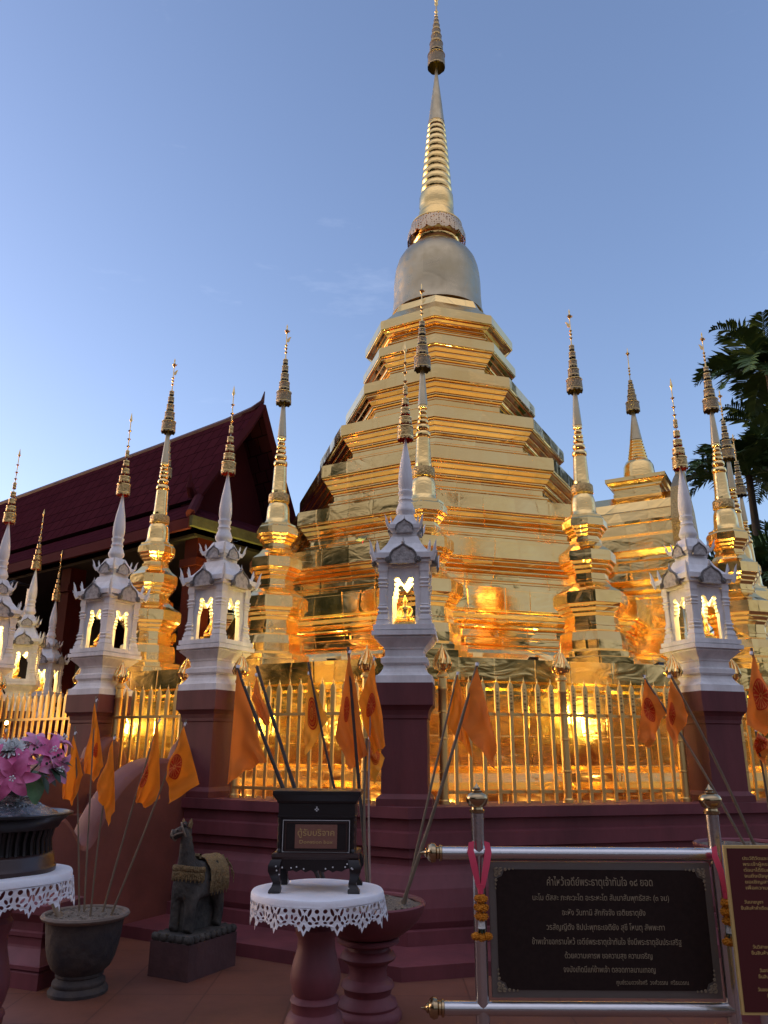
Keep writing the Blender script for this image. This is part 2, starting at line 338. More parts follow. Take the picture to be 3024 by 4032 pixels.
# ------------------------------------------------------------------ plan of the stupa court
CX, CY = 1.202, 15.68; TH = R_(-6.44); OCT0 = TH-math.pi/2
def octv(R, k):
    i = math.floor(k); f = k-i
    p = [Vector((CX+R*math.sin(TH+j*math.pi/4), CY-R*math.cos(TH+j*math.pi/4), 0)) for j in (i, i+1)]
    return p[0].lerp(p[1], f)
def outdir(k): a = TH+k*math.pi/4; return Vector((math.sin(a), -math.cos(a), 0))
ZT = 1.13       # top of the maroon terrace
ZG = 2.60       # top of the gilded terrace

# ------------------------------------------------------------------ setting
g = MB(); g.add([(-300, -300, 0), (300, -300, 0), (300, 400, 0), (-300, 400, 0)], [(0, 1, 2, 3)])
tag(g.build('ground', TERRA), 'brown terracotta paving in front of the stupa terrace', kind='structure')

# surrounding trees behind and beside the photographer (what the polished brass mirrors)
wb = MB()
rw = random.Random(3)
for i in range(60):
    a = R_(70+220*i/59.+rw.uniform(-2, 2)); d = rw.uniform(34, 48); deg = 70+220*i/59.; hh = rw.uniform(13, 19) if 205 < deg < 272 else (rw.uniform(4., 10.5) if 110 < deg < 170 else rw.uniform(4.5, 7.5))
    cx, cy = math.sin(a)*d, math.cos(a)*d
    k = len(wb.v); wb.ball((cx, cy, hh*.5), 1, 14, 9, 0, (rw.uniform(3, 4.6), rw.uniform(3, 4.6), hh*.55))
    for q in range(k, len(wb.v)):
        x, y, z = wb.v[q]; s = 1+rw.uniform(-.16, .16); wb.v[q] = (cx+(x-cx)*s, cy+(y-cy)*s, max(0, z*s))
tag(wb.build('tree_belt', WOODM), 'dark far-off trees around the temple court', 'trees', kind='stuff')

# ------------------------------------------------------------------ maroon terrace (octagonal plinth of the court)
def octprof(prof, n=8): return prof
tb = MB()
prof = [(9.43, 0), (9.43, .095), (8.84, .10), (8.84, .205), (8.775, .21), (8.80, .26), (8.80, .36), (8.77, .50), (8.72, .60), (8.655, .665), (8.655, .72), (8.69, .73), (8.69, .80), (8.73, .81), (8.73, .925),
        (8.69, .94), (8.69, 1.03), (8.74, 1.04), (8.74, ZT), (8.03, ZT), (8.03, .85), (5.0, .85)]
tb.lathe(prof, 8, OCT0, (CX, CY), False, 0, False)
tag(tb.build('maroon_terrace', MAROON2), 'stepped maroon plinth with moulded ledges carrying the pillars and gold fence', 'plinth')

# ------------------------------------------------------------------ the great stupa
st = thing('golden_stupa', (CX, CY, 0), 0, 'great gilded stupa with octagonal tiers, round bell and tall ringed spire', 'stupa')
b = MB()
b.lathe([(7.25, .85), (7.25, 1.19), (7.10, 1.20), (7.14, 1.27), (7.12, 1.36), (7.0, 1.43), (6.92, 1.44), (6.92, 1.66), (6.98, 1.67), (6.98, 1.745), (6.86, 1.76), (6.86, 2.20), (6.90, 2.205), (6.90, 2.25),
         (6.97, 2.28), (6.97, 2.33), (7.05, 2.35), (7.05, ZG), (4.95, 2.74)], 8, OCT0, (0, 0), False, 0, False)
b.build('terrace', GOLD_W, st)
TI = [(4.52, 3.61, .34), (4.02, 4.53, .30), (3.54, 5.46, .25), (3.05, 6.49, .24), (2.63, 7.46, .22), (2.08, 8.53, .22), (1.70, 9.50, .20), (1.66, 10.15, .21)]
rb, zb = 5.0, 2.74
def ovolo(r0, z0, r1, z1, n=4, conc=False):
    """quarter round from (r0, z0) to (r1, z1)"""
    o = []
    for i in range(n+1):
        a = math.pi/2*i/n
        o.append((r0+(r1-r0)*(math.sin(a) if not conc else 1-math.cos(a)), z0+(z1-z0)*(1-math.cos(a) if not conc else math.sin(a))))
    return o
def torus(r, z0, z1, d, n=6): return [(r+d*math.sin(math.pi*i/n), z0+(z1-z0)*i/n) for i in range(n+1)]
for i, (Rr, z, h) in enumerate(TI):
    gap = z-zb; b = MB(); k = min(1, gap/.80)
    nk = Rr-.30                                    # neck radius
    z0 = zb+.012; p = []
    if i == 0: p += [(5.0, zb), (5.0, 2.83), (4.93, 2.85)]+ovolo(4.93, 2.85, 4.62, 3.02, 4, True)[1:]; z0 = 3.02; zc = z-.30; r0 = 4.5
    else: r0 = rb-.03; p += [(r0, zb), (r0, z0)]; zc = z-.33*k
    n1 = min(nk+.10, r0-.03); H = zc-z0
    # lower mouldings: sloping skirt, roll, neck, bead, neck
    p += [(n1+.05, z0+H*.12), (n1+.05, z0+H*.19), (n1-.01, z0+H*.195), (n1-.01, z0+H*.23)]+torus(n1, z0+H*.235, z0+H*.33, .035*k)+[(n1-.02, z0+H*.335), (n1-.02, z0+H*.36)]+[(n1, z0+H*.36), (n1, z0+H*.56), (n1+.03, z0+H*.565), (n1+.03, z0+H*.63), (nk+.02, z0+H*.66)]+torus(nk+.005, z0+H*.68, z0+H*.76, .022*k)+[(nk, z0+H*.78), (nk, zc)]
    # corbelled cornice: raking fasciae between small fillets
    gd = .030*k
    c = [(nk, 0), (nk+.025, .003), (nk+.025, .026), (nk-.005, .028), (nk-.005, .040), (nk+.035, .042)]+ovolo(nk+.035, .042, nk+.080, .078, 3)+[(nk+.088, .080), (nk+.088, .098), (nk+.088-gd, .100), (nk+.088-gd, .113), (nk+.10, .115), (nk+.160, .165), (nk+.166, .167), (nk+.166, .183),
         (nk+.166-gd, .185), (nk+.166-gd, .198), (nk+.178, .200), (nk+.230, .248), (nk+.236, .250), (nk+.236, .265), (nk+.236-gd, .267), (nk+.236-gd, .280), (nk+.25, .282)]+ovolo(nk+.25, .282, Rr-.012, .318, 3)
    p += [(r_, zc+z_*(z-.004-zc)/.318) for r_, z_ in c]+[(Rr, z), (Rr, z+h*.86), (Rr-.012, z+h*.88), (Rr-.012, z+h)]
    if i == len(TI)-1: p += [(Rr-.08, z+h+.01), (1.22, 10.75), (1.14, 10.95), (1.04, 11.02)]
    else: p += [(Rr-.06, z+h+.004)]
    b.lathe(p, 8, OCT0, (0, 0), True, 0, False)
    b.build('tier', GOLD, st)
    rb, zb = Rr-.06, z+h+.004
b = MB()
b.lathe([(1.06, 11.02), (1.05, 11.08), (1.02, 11.2), (1.005, 11.5), (1.0, 11.9), (.985, 12.1), (.955, 12.3), (.90, 12.48), (.81, 12.64), (.69, 12.77), (.56, 12.86), (.50, 12.88)], 48, 0, (0, 0), True)
b.build('bell', GOLD_BELL, st)
UP = thing('upper_spire', (0, 0, 0), 0, None, None); UP.name = 'spire_top'; UP.parent = st; UP.location = (0, 0, 12.86); UP.rotation_euler = (0, R_(.75), 0)
def zz(p): return [(r, z-12.86) for r, z in p]
b = MB(); b.lathe(zz([(.50, 12.84), (.50, 12.92), (.54, 12.95), (.56, 13.03), (.52, 13.08), (.52, 13.12), (.59, 13.16), (.61, 13.24), (.56, 13.31), (.52, 13.33), (.52, 13.42), (.49, 13.5), (.455, 13.58), (.45, 13.76), (.42, 13.86)]), 32)
b.build('collar', GOLD_S, UP)
def scallop(r0, z0, r1, z1, n=48, teeth=16, d=.05):
    """open cylinder wall with a scalloped lower rim"""
    q = MB(); vs = []; fs = []
    for i in range(n):
        a = 2*math.pi*i/n; t = abs(math.sin(math.pi*teeth*i/n))
        vs += [(r0*math.cos(a), r0*math.sin(a), z0-d*t), (r0*1.0*math.cos(a), r0*math.sin(a), z0+(z1-z0)*.25), (r1*math.cos(a), r1*math.sin(a), z1)]
    for i in range(n):
        j = (i+1) % n
        fs += [(3*i, 3*j, 3*j+1, 3*i+1), (3*i+1, 3*j+1, 3*j+2, 3*i+2)]
    return q.add(vs, fs, 0, True)
scallop(.69, 13.12-12.86, .60, 13.50-12.86, 64, 16, .08).build('fretwork_band', FILI_B, UP)
b = MB(); b.lathe(zz([(.58, 13.48), (.61, 13.49), (.61, 13.52), (.58, 13.53)]), 40); b.build('band_rim', GOLD_S, UP)
p = [(.42, 13.84), (.425, 13.9), (.40, 14.0), (.415, 14.05), (.41, 14.35), (.385, 14.42)]
N = 11; z0, z1 = 14.45, 16.55
for i in range(N):
    t = i/N; za = z0+(z1-z0)*(1-(1-t)**1.15); zb2 = z0+(z1-z0)*(1-(1-(i+1)/N)**1.15); r = .375+(.20-.375)*t; h = zb2-za
    p += [(r-.024, za+.01), (r-.018, za+h*.15), (r, za+h*.26), (r+.004, za+h*.5), (r-.002, za+h*.85), (r-.018, za+h*.95)]
p += [(.20, 16.6)]
b = MB(); b.lathe(zz(p), 16, 0, (0, 0), True); b.build('ringed_spire', GOLD_S, UP, angle=50)
b = MB(); b.lathe(zz([(.205, 16.58), (.19, 16.7), (.14, 17.2), (.085, 17.7), (.045, 18.08), (.03, 18.3), (.022, 20.6)]), 24); b.build('cone', GOLD_BELL, UP)
tiersU = [(.225, 18.36, 18.75), (.175, 18.85, 19.14), (.14, 19.18, 19.4), (.115, 19.42, 19.6), (.092, 19.62, 19.78), (.07, 19.8, 19.94), (.05, 19.95, 20.06)]
BIGU = [(r, za-12.86, zb2-12.86) for r, za, zb2 in tiersU]
b = MB(); b.lathe(zz([(.02, 20.05), (.045, 20.1), (.02, 20.15), (.05, 20.22), (.02, 20.3), (.016, 20.42), (.05, 20.47), (.05, 20.53), (.02, 20.56), (.075, 20.66), (.06, 20.8), (.01, 21.0)]), 14); b.build('finial', GOLD_S, UP)

# ------------------------------------------------------------------ small gilded spires, sixteen round the terrace
def umbrella_tiers(rows, m, parent, lining=None, teeth=10, name='umbrella_tier'):
    for r, za, zb2 in rows:
        za += .012; zb2 -= .012
        q = scallop(r, za, r*.94, zb2, 30, teeth, .028 if r > .05 else .018)
        n = 24
        q.lathe([(r*.94, zb2), (r*.5, zb2+.012), (.012, zb2+.016)], n, 0, (0, 0), False, 1, True)
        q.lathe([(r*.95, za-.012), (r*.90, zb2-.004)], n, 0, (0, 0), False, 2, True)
        q.lathe([(r*1.015, zb2-.006), (r*1.015, zb2+.004), (r*.95, zb2+.004)], n, 0, (0, 0), False, 1, True)
        q.lathe([(r*1.02, za+.006), (r*1.02, za+.014)], n, 0, (0, 0), False, 1, True)
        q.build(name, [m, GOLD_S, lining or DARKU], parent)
umbrella_tiers(BIGU, FILI_S, UP, None, 8)
def small_spire(scale_top=True):
    r = thing('golden_spire', octv(6.115, 0)+Vector((0, 0, ZG)), 0, None, None)
    Z = lambda p: [(a, z-ZG) for a, z in p]
    f = 1/.955
    def octs(p): return [(a*f, z-ZG) for a, z in p]
    b = MB(); b.lathe(octs([(.56, 2.585), (.56, 2.72), (.50, 2.74), (.50, 2.80), (.42, 2.84), (.42, 2.95), (.40, 3.06), (.345, 3.09)]), 8, OCT0, cap=True, smooth=False); b.build('base', GOLD, r)
    def small_tier(rn, zb_, zc, R1, zs, zt, rtop, ztop):
        """neck rn from zb_ to zc, grooved cornice out to R1 at zs, slab to zt, sloping roof in to rtop"""
        d = R1-rn; h = zs-zc; g_ = .014; m = zb_+(zc-zb_)*.45
        p = [(rn+.025, zb_), (rn+.025, zb_+.02), (rn+.008, zb_+.024), (rn+.008, m-.012), (rn+.022, m-.010), (rn+.022, m+.012), (rn, m+.016), (rn, zc)]
        for i in range(3):
            t0, t1 = i/3, (i+1)/3; ra = rn+d*t0; rb_ = rn+d*t1
            p += [(ra+.006, zc+h*t0+.002), (ra+d*.24, zc+h*(t0+.19)), (rb_, zc+h*(t0+.21)), (rb_, zc+h*(t1-.07)), (rb_-(g_ if i < 2 else 0), zc+h*(t1-.06)), (rb_-(g_ if i < 2 else 0), zc+h*(t1-.01))]
        p += [(R1, zs), (R1, zt-.02), (R1-.012, zt-.016), (R1-.012, zt), (rtop+(R1-rtop)*.45, zt+(ztop-zt)*.42), (rtop+.03, zt+(ztop-zt)*.8), (rtop, ztop)]
        q_ = MB(); q_.lathe(octs(p), 8, OCT0, cap=True, smooth=False); q_.build('tier', GOLD, r)
    small_tier(.335, 3.06, 3.27, .465, 3.45, 3.585, .262, 3.735)
    small_tier(.250, 3.71, 3.85, .363, 4.03, 4.15, .19, 4.31)
    small_tier(.182, 4.285, 4.375, .29, 4.525, 4.61, .22, 4.68)
    b = MB(); b.lathe(Z([(.215, 4.66), (.205, 4.69), (.178, 4.72), (.170, 4.76), (.166, 4.85), (.158, 4.93), (.140, 4.99), (.12, 5.01)]), 24); b.build('bell', GOLD_S, r)
    b = MB(); b.lathe(Z([(.13, 5.0), (.150, 5.02), (.152, 5.05), (.15, 5.13), (.14, 5.145), (.11, 5.15)]), 28); b.build('collar', FILI_G, r)
    b = MB(); b.lathe(Z([(.112, 5.14), (.108, 5.17), (.114, 5.19), (.107, 5.21), (.093, 5.54), (.092, 5.565)]), 20); b.build('shaft', GOLD_S, r)
    p = [(.085, 5.56)]
    for rr, za, zb2 in [(.103, 5.57, 5.67), (.088, 5.68, 5.77), (.074, 5.78, 5.845), (.070, 5.855, 5.915), (.056, 5.925, 5.985), (.066, 5.995, 6.055)]:
        h = zb2-za; p += [(rr*.72, za), (rr*.95, za+h*.2), (rr, za+h*.5), (rr*.95, za+h*.8), (rr*.72, zb2)]
    b = MB(); b.lathe(Z(p), 20); b.build('beads', GOLD_S, r)
    b = MB(); b.lathe(Z([(.066, 6.05), (.033, 6.53), (.012, 6.6), (.010, 7.36)]), 18); b.build('cone', GOLD_BELL, r)
    umbrella_tiers([(.116, 6.595-ZG, 6.79-ZG), (.082, 6.825-ZG, 6.955-ZG), (.062, 6.985-ZG, 7.10-ZG), (.050, 7.13-ZG, 7.235-ZG), (.039, 7.262-ZG, 7.345-ZG)], FILI_S, r)
    p = [(.012, 7.34), (.008, 7.43)]
    for z in (7.466, 7.53, 7.587): p += [(.008, z-.025), (.024, z), (.008, z+.025)]
    p += [(.007, 7.78), (.016, 7.80), (.036, 7.835), (.018, 7.86), (.008, 7.885), (.014, 7.91), (.002, 7.955)]
    b = MB(); b.lathe(Z(p), 10)
    for k in range(4):
        a = k*math.pi/2; b.tube([(.01, 0, 7.82-ZG), (.035, 0, 7.822-ZG), (.05, 0, 7.85-ZG)], [.006, .009, .002], 6)
        b.xform(Matrix.Rotation(math.pi/2, 4, 'Z'), len(b.v)-18)if 0 else None
    b.build('finial', GOLD_S, r)
    b = MB(); b.plate([(.008, -.05), (.03, -.06), (.05, -.03), (.055, .0), (.072, .035), (.045, .03), (.028, .012), (.012, .0)], [], .006); b.build('pendant_leaf', GOLD_S, r, (0, 0, 7.70-ZG))
    return r
sp0 = small_spire()
GSP = 'small gilded spires standing round the great stupa'
SPL = {0: 'gilded spire rising behind the square-on white shrine, tip against the bell', -.5: 'gilded spire between the maroon-roofed hall and the great stupa',
       -1: 'tall gilded spire in front of the hall roof, between two white shrines', .5: 'gilded spire just right of the great stupa, left of the gilded porch', 1: 'gilded spire by the palm fronds at right, tallest of that row',
       1.5: 'second gilded spire in the row before the palms', 2: 'third and lowest gilded spire before the palms at the right', -1.5: 'gilded spire mostly hidden behind the one in front of the hall roof',
       -2: 'gilded spire at the far left corner, hidden behind two others', -2.5: 'far gilded spire peeping out behind a white bud spire', 2.5: 'far thin gilded spire tip right behind the gilded porch'}
for k, lab in SPL.items():
    p = octv(6.115, k)+Vector((0, 0, ZG))
    if k == 0: o = sp0; o.location = p; tag(o, lab, 'spire', GSP)
    else: o = dup(sp0, p, 0, lab, GSP); o['category'] = 'spire'
for o in [x for x in bpy.data.objects if x.name.startswith('pendant_leaf')]:
    o.rotation_euler = (0, 0, math.pi if octv(6.115, .4).x < o.parent.location.x else 0)

# ------------------------------------------------------------------ gilded porch on the right flank of the stupa
pd = outdir(1.5); ang = math.atan2(pd.y, pd.x)
po = thing('gilded_porch', (CX, CY, ZG), ang, 'gilded porch chapel projecting from the right side of the great stupa', 'chapel')
def barrel(prof, x0, x1):
    q = MB(); n = len(prof)
    q.add([(x0, y, z) for y, z in prof]+[(x1, y, z) for y, z in prof], [(i, (i+1) % n, n+(i+1) % n, n+i) for i in range(n)]+[tuple(range(n-1, -1, -1)), tuple(range(n, 2*n))])
    return q
side = [(1.25, .1), (1.25, .40), (1.20, .42), (1.20, .47), (1.15, .5), (1.15, .8), (1.08, .83), (1.08, .90), (1.05, .92), (1.05, 1.42), (1.08, 1.44), (1.08, 1.49), (1.05, 1.50), (1.13, 1.56), (1.13, 1.61), (1.10, 1.62), (1.20, 1.70), (1.22, 1.71), (1.22, 1.85), (1.08, 1.88), (1.05, 1.92), (1.05, 2.06), (1.09, 2.08), (1.09, 2.13), (1.06, 2.14), (1.15, 2.23), (1.18, 2.24), (1.18, 2.46)]
roofp = [(1.10, 2.50), (1.02, 2.56), (1.0, 2.74), (1.03, 2.75), (1.03, 2.80), (.97, 2.82), (.94, 2.98), (.88, 3.02), (.78, 3.2), (.45, 3.42), (0, 3.52)]
pr = side+roofp; pr = [(y, z) for y, z in pr]+[(-y, z) for y, z in reversed(pr[:-1])]
barrel(pr, 3.0, 4.75).build('body', GOLD_W, po)
arch = [(1.32, 1.85), (1.36, 2.1), (1.22, 2.3), (1.24, 2.7), (1.08, 3.05), (.9, 3.35), (.5, 3.62), (.18, 3.8), (0, 4.05)]
arch = arch+[(-y, z) for y, z in reversed(arch[:-1])]
inn = [(y*.7, 1.85+(z-1.85)*.74) for y, z in arch]
q = MB(); q.plate([(y, z) for y, z in arch], [inn], .14, Matrix.Rotation(math.pi/2, 4, 'Z')); q.xform(Matrix.Translation((4.89, 0, 0))); q.build('gable_arch', FILI_G, po)
tu = MB()
tu.square([(.42, 3.20), (.42, 3.50), (.40, 3.51), (.40, 3.58), (.44, 3.60), (.44, 3.63), (.48, 3.66), (.50, 3.70), (.53, 3.71), (.53, 3.78), (.42, 3.80), (.36, 3.84)], (4.1, 0)); tu.build('turret', GOLD, po)
tu = MB(); tu.lathe([(.36, 3.83), (.30, 3.87), (.285, 3.95), (.27, 4.12), (.23, 4.20), (.19, 4.22)], 24, c=(4.1, 0)); tu.build('bell', GOLD_S, po)
p = []
for i in range(7):
    za = 4.22+i*.062; rr = .185-.011*i; p += [(rr*.8, za), (rr, za+.02), (rr, za+.045), (rr*.8, za+.058)]
tu = MB(); tu.lathe(p+[(.11, 4.66)], 20, c=(4.1, 0)); tu.build('ringed_spire', GOLD_S, po)
tu = MB(); tu.lathe([(.115, 4.65), (.03, 5.25), (.012, 5.3), (.01, 6.1)], 18, c=(4.1, 0)); tu.build('cone', GOLD_BELL, po)
n_before = set(bpy.data.objects)
umbrella_tiers([(.13, 5.25, 5.45), (.088, 5.48, 5.60), (.070, 5.62, 5.72), (.054, 5.74, 5.83), (.04, 5.85, 5.92)], FILI_S, po)
for o in set(bpy.data.objects)-n_before: o.location = (4.1, 0, 0)
p = [(.01, 5.9)]
for z in (6.05, 6.12, 6.18): p += [(.01, z-.025), (.026, z), (.01, z+.025)]
tu = MB(); tu.lathe(p+[(.008, 6.45), (.04, 6.50), (.012, 6.54), (.002, 6.63)], 10, c=(4.1, 0)); tu.build('finial', GOLD_S, po)

# ------------------------------------------------------------------ white lantern shrines on maroon pillars
OPEN = [(-.108, 2.684), (-.108, 2.985), (-.095, 2.995), (-.100, 3.02), (-.086, 3.035), (-.092, 3.06), (-.078, 3.075), (-.092, 3.092), (-.088, 3.108), (-.066, 3.112), (-.086, 3.12), (-.092, 3.14), (-.08, 3.158), (-.06, 3.162), (-.042, 3.152), (-.036, 3.135), (-.02, 3.112), (0, 3.088)]
OPEN = OPEN+[(-x, z) for x, z in reversed(OPEN[:-1])]
def flame(h, lean, r=.022):
    """carved corner finial: a curved tapering flame with barbs"""
    q = MB(); pts = [(0, 0, 0), (lean*.55, 0, h*.25), (lean*.75, 0, h*.55), (lean*.95, 0, h*.8), (lean*1.25, 0, h)]
    q.tube(pts, [r*.9, r*.75, r*.6, r*.35, r*.05], 8)
    for t, s in ((.3, 1), (.55, .8)): q.tube([(lean*.6, 0, h*t), (lean*.6+r*.9*s, 0, h*t+.008), (lean*.6+r*1.2*s, 0, h*t+.035*s)], [r*.4*s, r*.3*s, .001], 6)
    return q
def pediment(wd, h, d):
    n = 14
    pts = [(-wd, 0), (-wd*1.02, h*.18)]
    for i in range(n+1):
        a = math.pi*(1-i/n); x = wd*.98*math.cos(a); z = h*.2+h*.62*math.sin(a)**.8
        if abs(x) < wd*.3: z += h*.16*(1-abs(x)/(wd*.3))
        pts.append((x, z))
    pts += [(wd*1.02, h*.18), (wd, 0)]
    return pts
def white_shrine():
    S = thing('white_shrine', (0, 0, ZT), 0, None, None)
    Z = lambda p: [(a, z-ZT) for a, z in p]
    b = MB(); b.square(Z([(.245, ZT), (.245, 1.19), (.225, 1.21), (.205, 1.23), (.205, 1.86), (.215, 1.87), (.215, 1.90), (.225, 1.94), (.245, 1.97), (.262, 1.985), (.262, 2.18)])); b.build('pedestal', MAROON, S)
    b = MB(); b.square(Z([(.258, 2.178), (.255, 2.245), (.236, 2.252), (.215, 2.275), (.195, 2.31), (.187, 2.345), (.200, 2.347), (.200, 2.358), (.214, 2.362), (.214, 2.405), (.200, 2.412), (.180, 2.425), (.178, 2.485), (.188, 2.489), (.192, 2.505), (.215, 2.53), (.25, 2.565),
        (.272, 2.586), (.272, 2.592), (.262, 2.594), (.262, 2.603), (.293, 2.607), (.293, 2.648), (.268, 2.650), (.268, 2.658), (.281, 2.660), (.281, 2.705), (.05, 2.706)])); b.build('base', WHITE, S)
    # house: four pierced walls and corner posts
    b = MB()
    hw = .212; th = .045
    outl = [(-hw, 2.684), (hw, 2.684), (hw, 3.26), (-hw, 3.26)]
    for k in range(4):
        b.plate([(x, z-ZT) for x, z in [(-hw, 2.70), (-.1085, 2.70)]+[(x, z) for x, z in OPEN[1:-1]]+[(.1085, 2.70), (hw, 2.70), (hw, 3.26), (-hw, 3.26)]], [], th, Matrix.Rotation(k*math.pi/2, 4, 'Z') @ Matrix.Translation((0, -hw+.001*(k % 2), 0)))
    for sx in (-1, 1):
        for sy in (-1, 1):
            c = (sx*.196, sy*.196)
            b.square(Z([(.062, 2.70), (.062, 2.742), (.052, 2.744), (.052, 2.752), (.058, 2.756), (.046, 2.80), (.036, 2.805), (.050, 2.825), (.036, 2.845), (.050, 2.865), (.036, 2.885), (.040, 2.895), (.033, 2.905), (.033, 3.06), (.044, 3.068), (.034, 3.082), (.048, 3.10), (.034, 3.118), (.050, 3.14), (.036, 3.155), (.038, 3.20), (.046, 3.22), (.046, 3.27)]), c)
    b.build('house', WHITE, S)
    b = MB(); b.square(Z([(.05, 3.252), (.236, 3.254), (.240, 3.29), (.262, 3.30), (.262, 3.32), (.252, 3.322), (.252, 3.33), (.288, 3.334), (.290, 3.385), (.262, 3.39), (.215, 3.43), (.165, 3.50), (.135, 3.57), (.128, 3.58)])); b.build('roof', WHITE, S)
    b = MB(); b.square(Z([(.118, 3.575), (.116, 3.62), (.135, 3.64), (.142, 3.655), (.158, 3.66), (.158, 3.70), (.142, 3.705), (.115, 3.74), (.088, 3.80), (.078, 3.815)])); b.build('upper_roof', WHITE, S)
    for k in range(4):
        Rm = Matrix.Rotation(k*math.pi/2, 4, 'Z')
        q = MB(); q.plate(pediment(.125, .19, 0), [], .05, Matrix.Translation((0, -.298, 3.275-ZT)))
        # raised rim and volutes
        rim = pediment(.125, .19, 0)[1:-1]
        q.tube([(x*1.03, -.30, z*1.03+3.275-ZT) for x, z in rim], .011, 6, 1)
        for sx in (-1, 1):
            for rr in (.026, .012): q.tube([(sx*.138+rr*math.cos(a)*1, -.302-(.026-rr)*.6, 3.31-ZT+rr*math.sin(a)) for a in [i*math.pi/6 for i in range(13)]], .009, 6, 1)
            q.ball((sx*.138, -.295, 3.31-ZT), .02, 8, 6, 1)
        q.lathe([(.018, 0), (.026, .012), (.014, .022), (.020, .034), (.010, .045), (.002, .085)], 8); k0 = len(q.v)-48
        q.xform(Matrix.Translation((0, -.285, 3.45-ZT)), k0)
        q.xform(Rm); q.build('pediment', [WCARVE, WGREY], S)
        q = MB(); q.plate(pediment(.082, .13, 0), [], .035, Matrix.Translation((0, -.160, 3.615-ZT)))
        q.tube([(x*1.04, -.162, z*1.04+3.615-ZT) for x, z in pediment(.082, .13, 0)[1:-1]], .008, 6, 1)
        q.lathe([(.010, 0), (.016, .01), (.004, .03), (.001, .055)], 8); q.xform(Matrix.Translation((0, -.15, 3.735-ZT)), len(q.v)-32)
        q.xform(Rm); q.build('upper_pediment', [WCARVE, WGREY], S)
        # corner flames, leaning out on the diagonals
        for rad, zz_, h, ln, rr in ((.385, 3.31, .19, .05, .026), (.335, 3.40, .115, .02, .02), (.205, 3.665, .13, .05, .018), (.175, 3.71, .08, .015, .013)):
            q = flame(h, ln, rr); q.xform(Matrix.Rotation(k*math.pi/2+math.pi/4, 4, 'Z') @ Matrix.Translation((rad, 0, zz_-ZT))); q.build('corner_flame', WHITE, S)
    b = MB(); b.lathe(Z([(.074, 3.80), (.076, 3.83), (.090, 3.85), (.096, 3.865), (.096, 3.885), (.088, 3.90), (.080, 3.93), (.070, 3.95), (.067, 3.97), (.076, 3.985), (.066, 4.0), (.062, 4.03), (.074, 4.055), (.074, 4.075), (.064, 4.085),
        (.064, 4.10), (.070, 4.13), (.073, 4.17), (.072, 4.22), (.066, 4.29), (.054, 4.38), (.038, 4.47), (.022, 4.56), (.012, 4.625), (.006, 4.66), (.005, 5.28)]), 24); b.build('bud_spire', WHITE, S)
    umbrella_tiers([(.083, 4.645-ZT, 4.79-ZT), (.067, 4.815-ZT, 4.895-ZT), (.050, 4.92-ZT, 5.0-ZT), (.037, 5.03-ZT, 5.11-ZT), (.024, 5.15-ZT, 5.25-ZT)], FILI_G, S, RED_IN, 12)
    p = [(.006, 5.26)]
    for z in (5.305, 5.405, 5.52): p += [(.006, z-.02), (.012, z-.012), (.024, z), (.010, z+.01), (.006, z+.016)]
    p += [(.006, 5.64), (.019, 5.665), (.014, 5.69), (.002, 5.77)]
    b = MB(); b.lathe(Z(p), 10)
    b.build('finial', GOLD_S, S)
    # lamp in the ceiling of the house
    b = MB(); b.lathe(Z([(.03, 3.245), (.022, 3.225), (.004, 3.215)]), 12); b.build('ceiling_lamp', GLOW, S)
    l = bpy.data.lights.new('shrine_lamp', 'POINT'); l.energy = SHRINE_W; l.color = (1, .66, .15); l.shadow_soft_size = .03
    lo = bpy.data.objects.new('lamp_light', l); COL.objects.link(lo); lo.parent = S; lo.location = (0, 0, 3.19-ZT)
    return S
SHRINE_W = 3.2
def buddha():
    """gilded seated figure, one continuous surface, legs crossed, right hand over the knee"""
    B = thing('seated_statue', (0, 0, 0), 0, None, None)
    b = MB(); b.box(-.098, .098, -.075, .075, 0, .030); b.box(-.10, .10, -.078, .078, .030, .040)
    b.build('throne', STAT, B)
    nd = [(0, .012, .075, .036, .030), (0, .012, .12, .032, .024), (0, .010, .165, .042, .027), (0, .008, .195, .030, .022), (0, .004, .215, .014, .014), (0, 0, .238, .021, .022), (0, .002, .262, .022, .023), (0, .004, .285, .010, .010), (0, .004, .305, .004, .004),
          (-.048, .010, .188, .017), (-.064, .002, .145, .014), (-.066, -.030, .105, .011), (-.066, -.058, .082, .009),          # right arm
          (.048, .010, .188, .017), (.064, .004, .145, .014), (.050, -.030, .100, .011), (.012, -.052, .090, .009),              # left arm to lap
          (-.045, -.005, .070, .025), (-.090, -.030, .062, .020), (-.030, -.062, .058, .015), (.030, -.066, .058, .011),          # right leg
          (.045, -.005, .066, .025), (.090, -.030, .058, .020), (.040, -.058, .052, .015)]
    ed = [(0, 1), (1, 2), (2, 3), (3, 4), (4, 5), (5, 6), (6, 7), (7, 8), (2, 9), (9, 10), (10, 11), (11, 12), (2, 13), (13, 14), (14, 15), (15, 16), (0, 17), (17, 18), (18, 19), (19, 20), (0, 21), (21, 22), (22, 23)]
    skin_mesh(nd, ed, 'body', STAT, B, 2)
    b = MB(); b.ball((0, -.024, .252), .005, 8, 6, 0, (.8, 1, 1.5))
    for s in (-1, 1): b.ball((s*.022, .004, .248), .006, 8, 6, 0, (.5, .8, 2.2)); b.ball((s*.008, -.021, .258), .003, 8, 6, 0, (1.4, .6, .6))
    b.ball((0, -.021, .241), .004, 8, 6, 0, (1.7, .6, .6))
    b.build('face', STAT, B)
    return B
P2 = Vector((-1.81, 8.46, 0)); P1 = Vector((-3.29, 9.27, 0)); P0 = Vector((-5.32, 10.56, 0)); PC = Vector((.215, 7.39, 0)); PR = Vector((3.34, 8.20, 0))
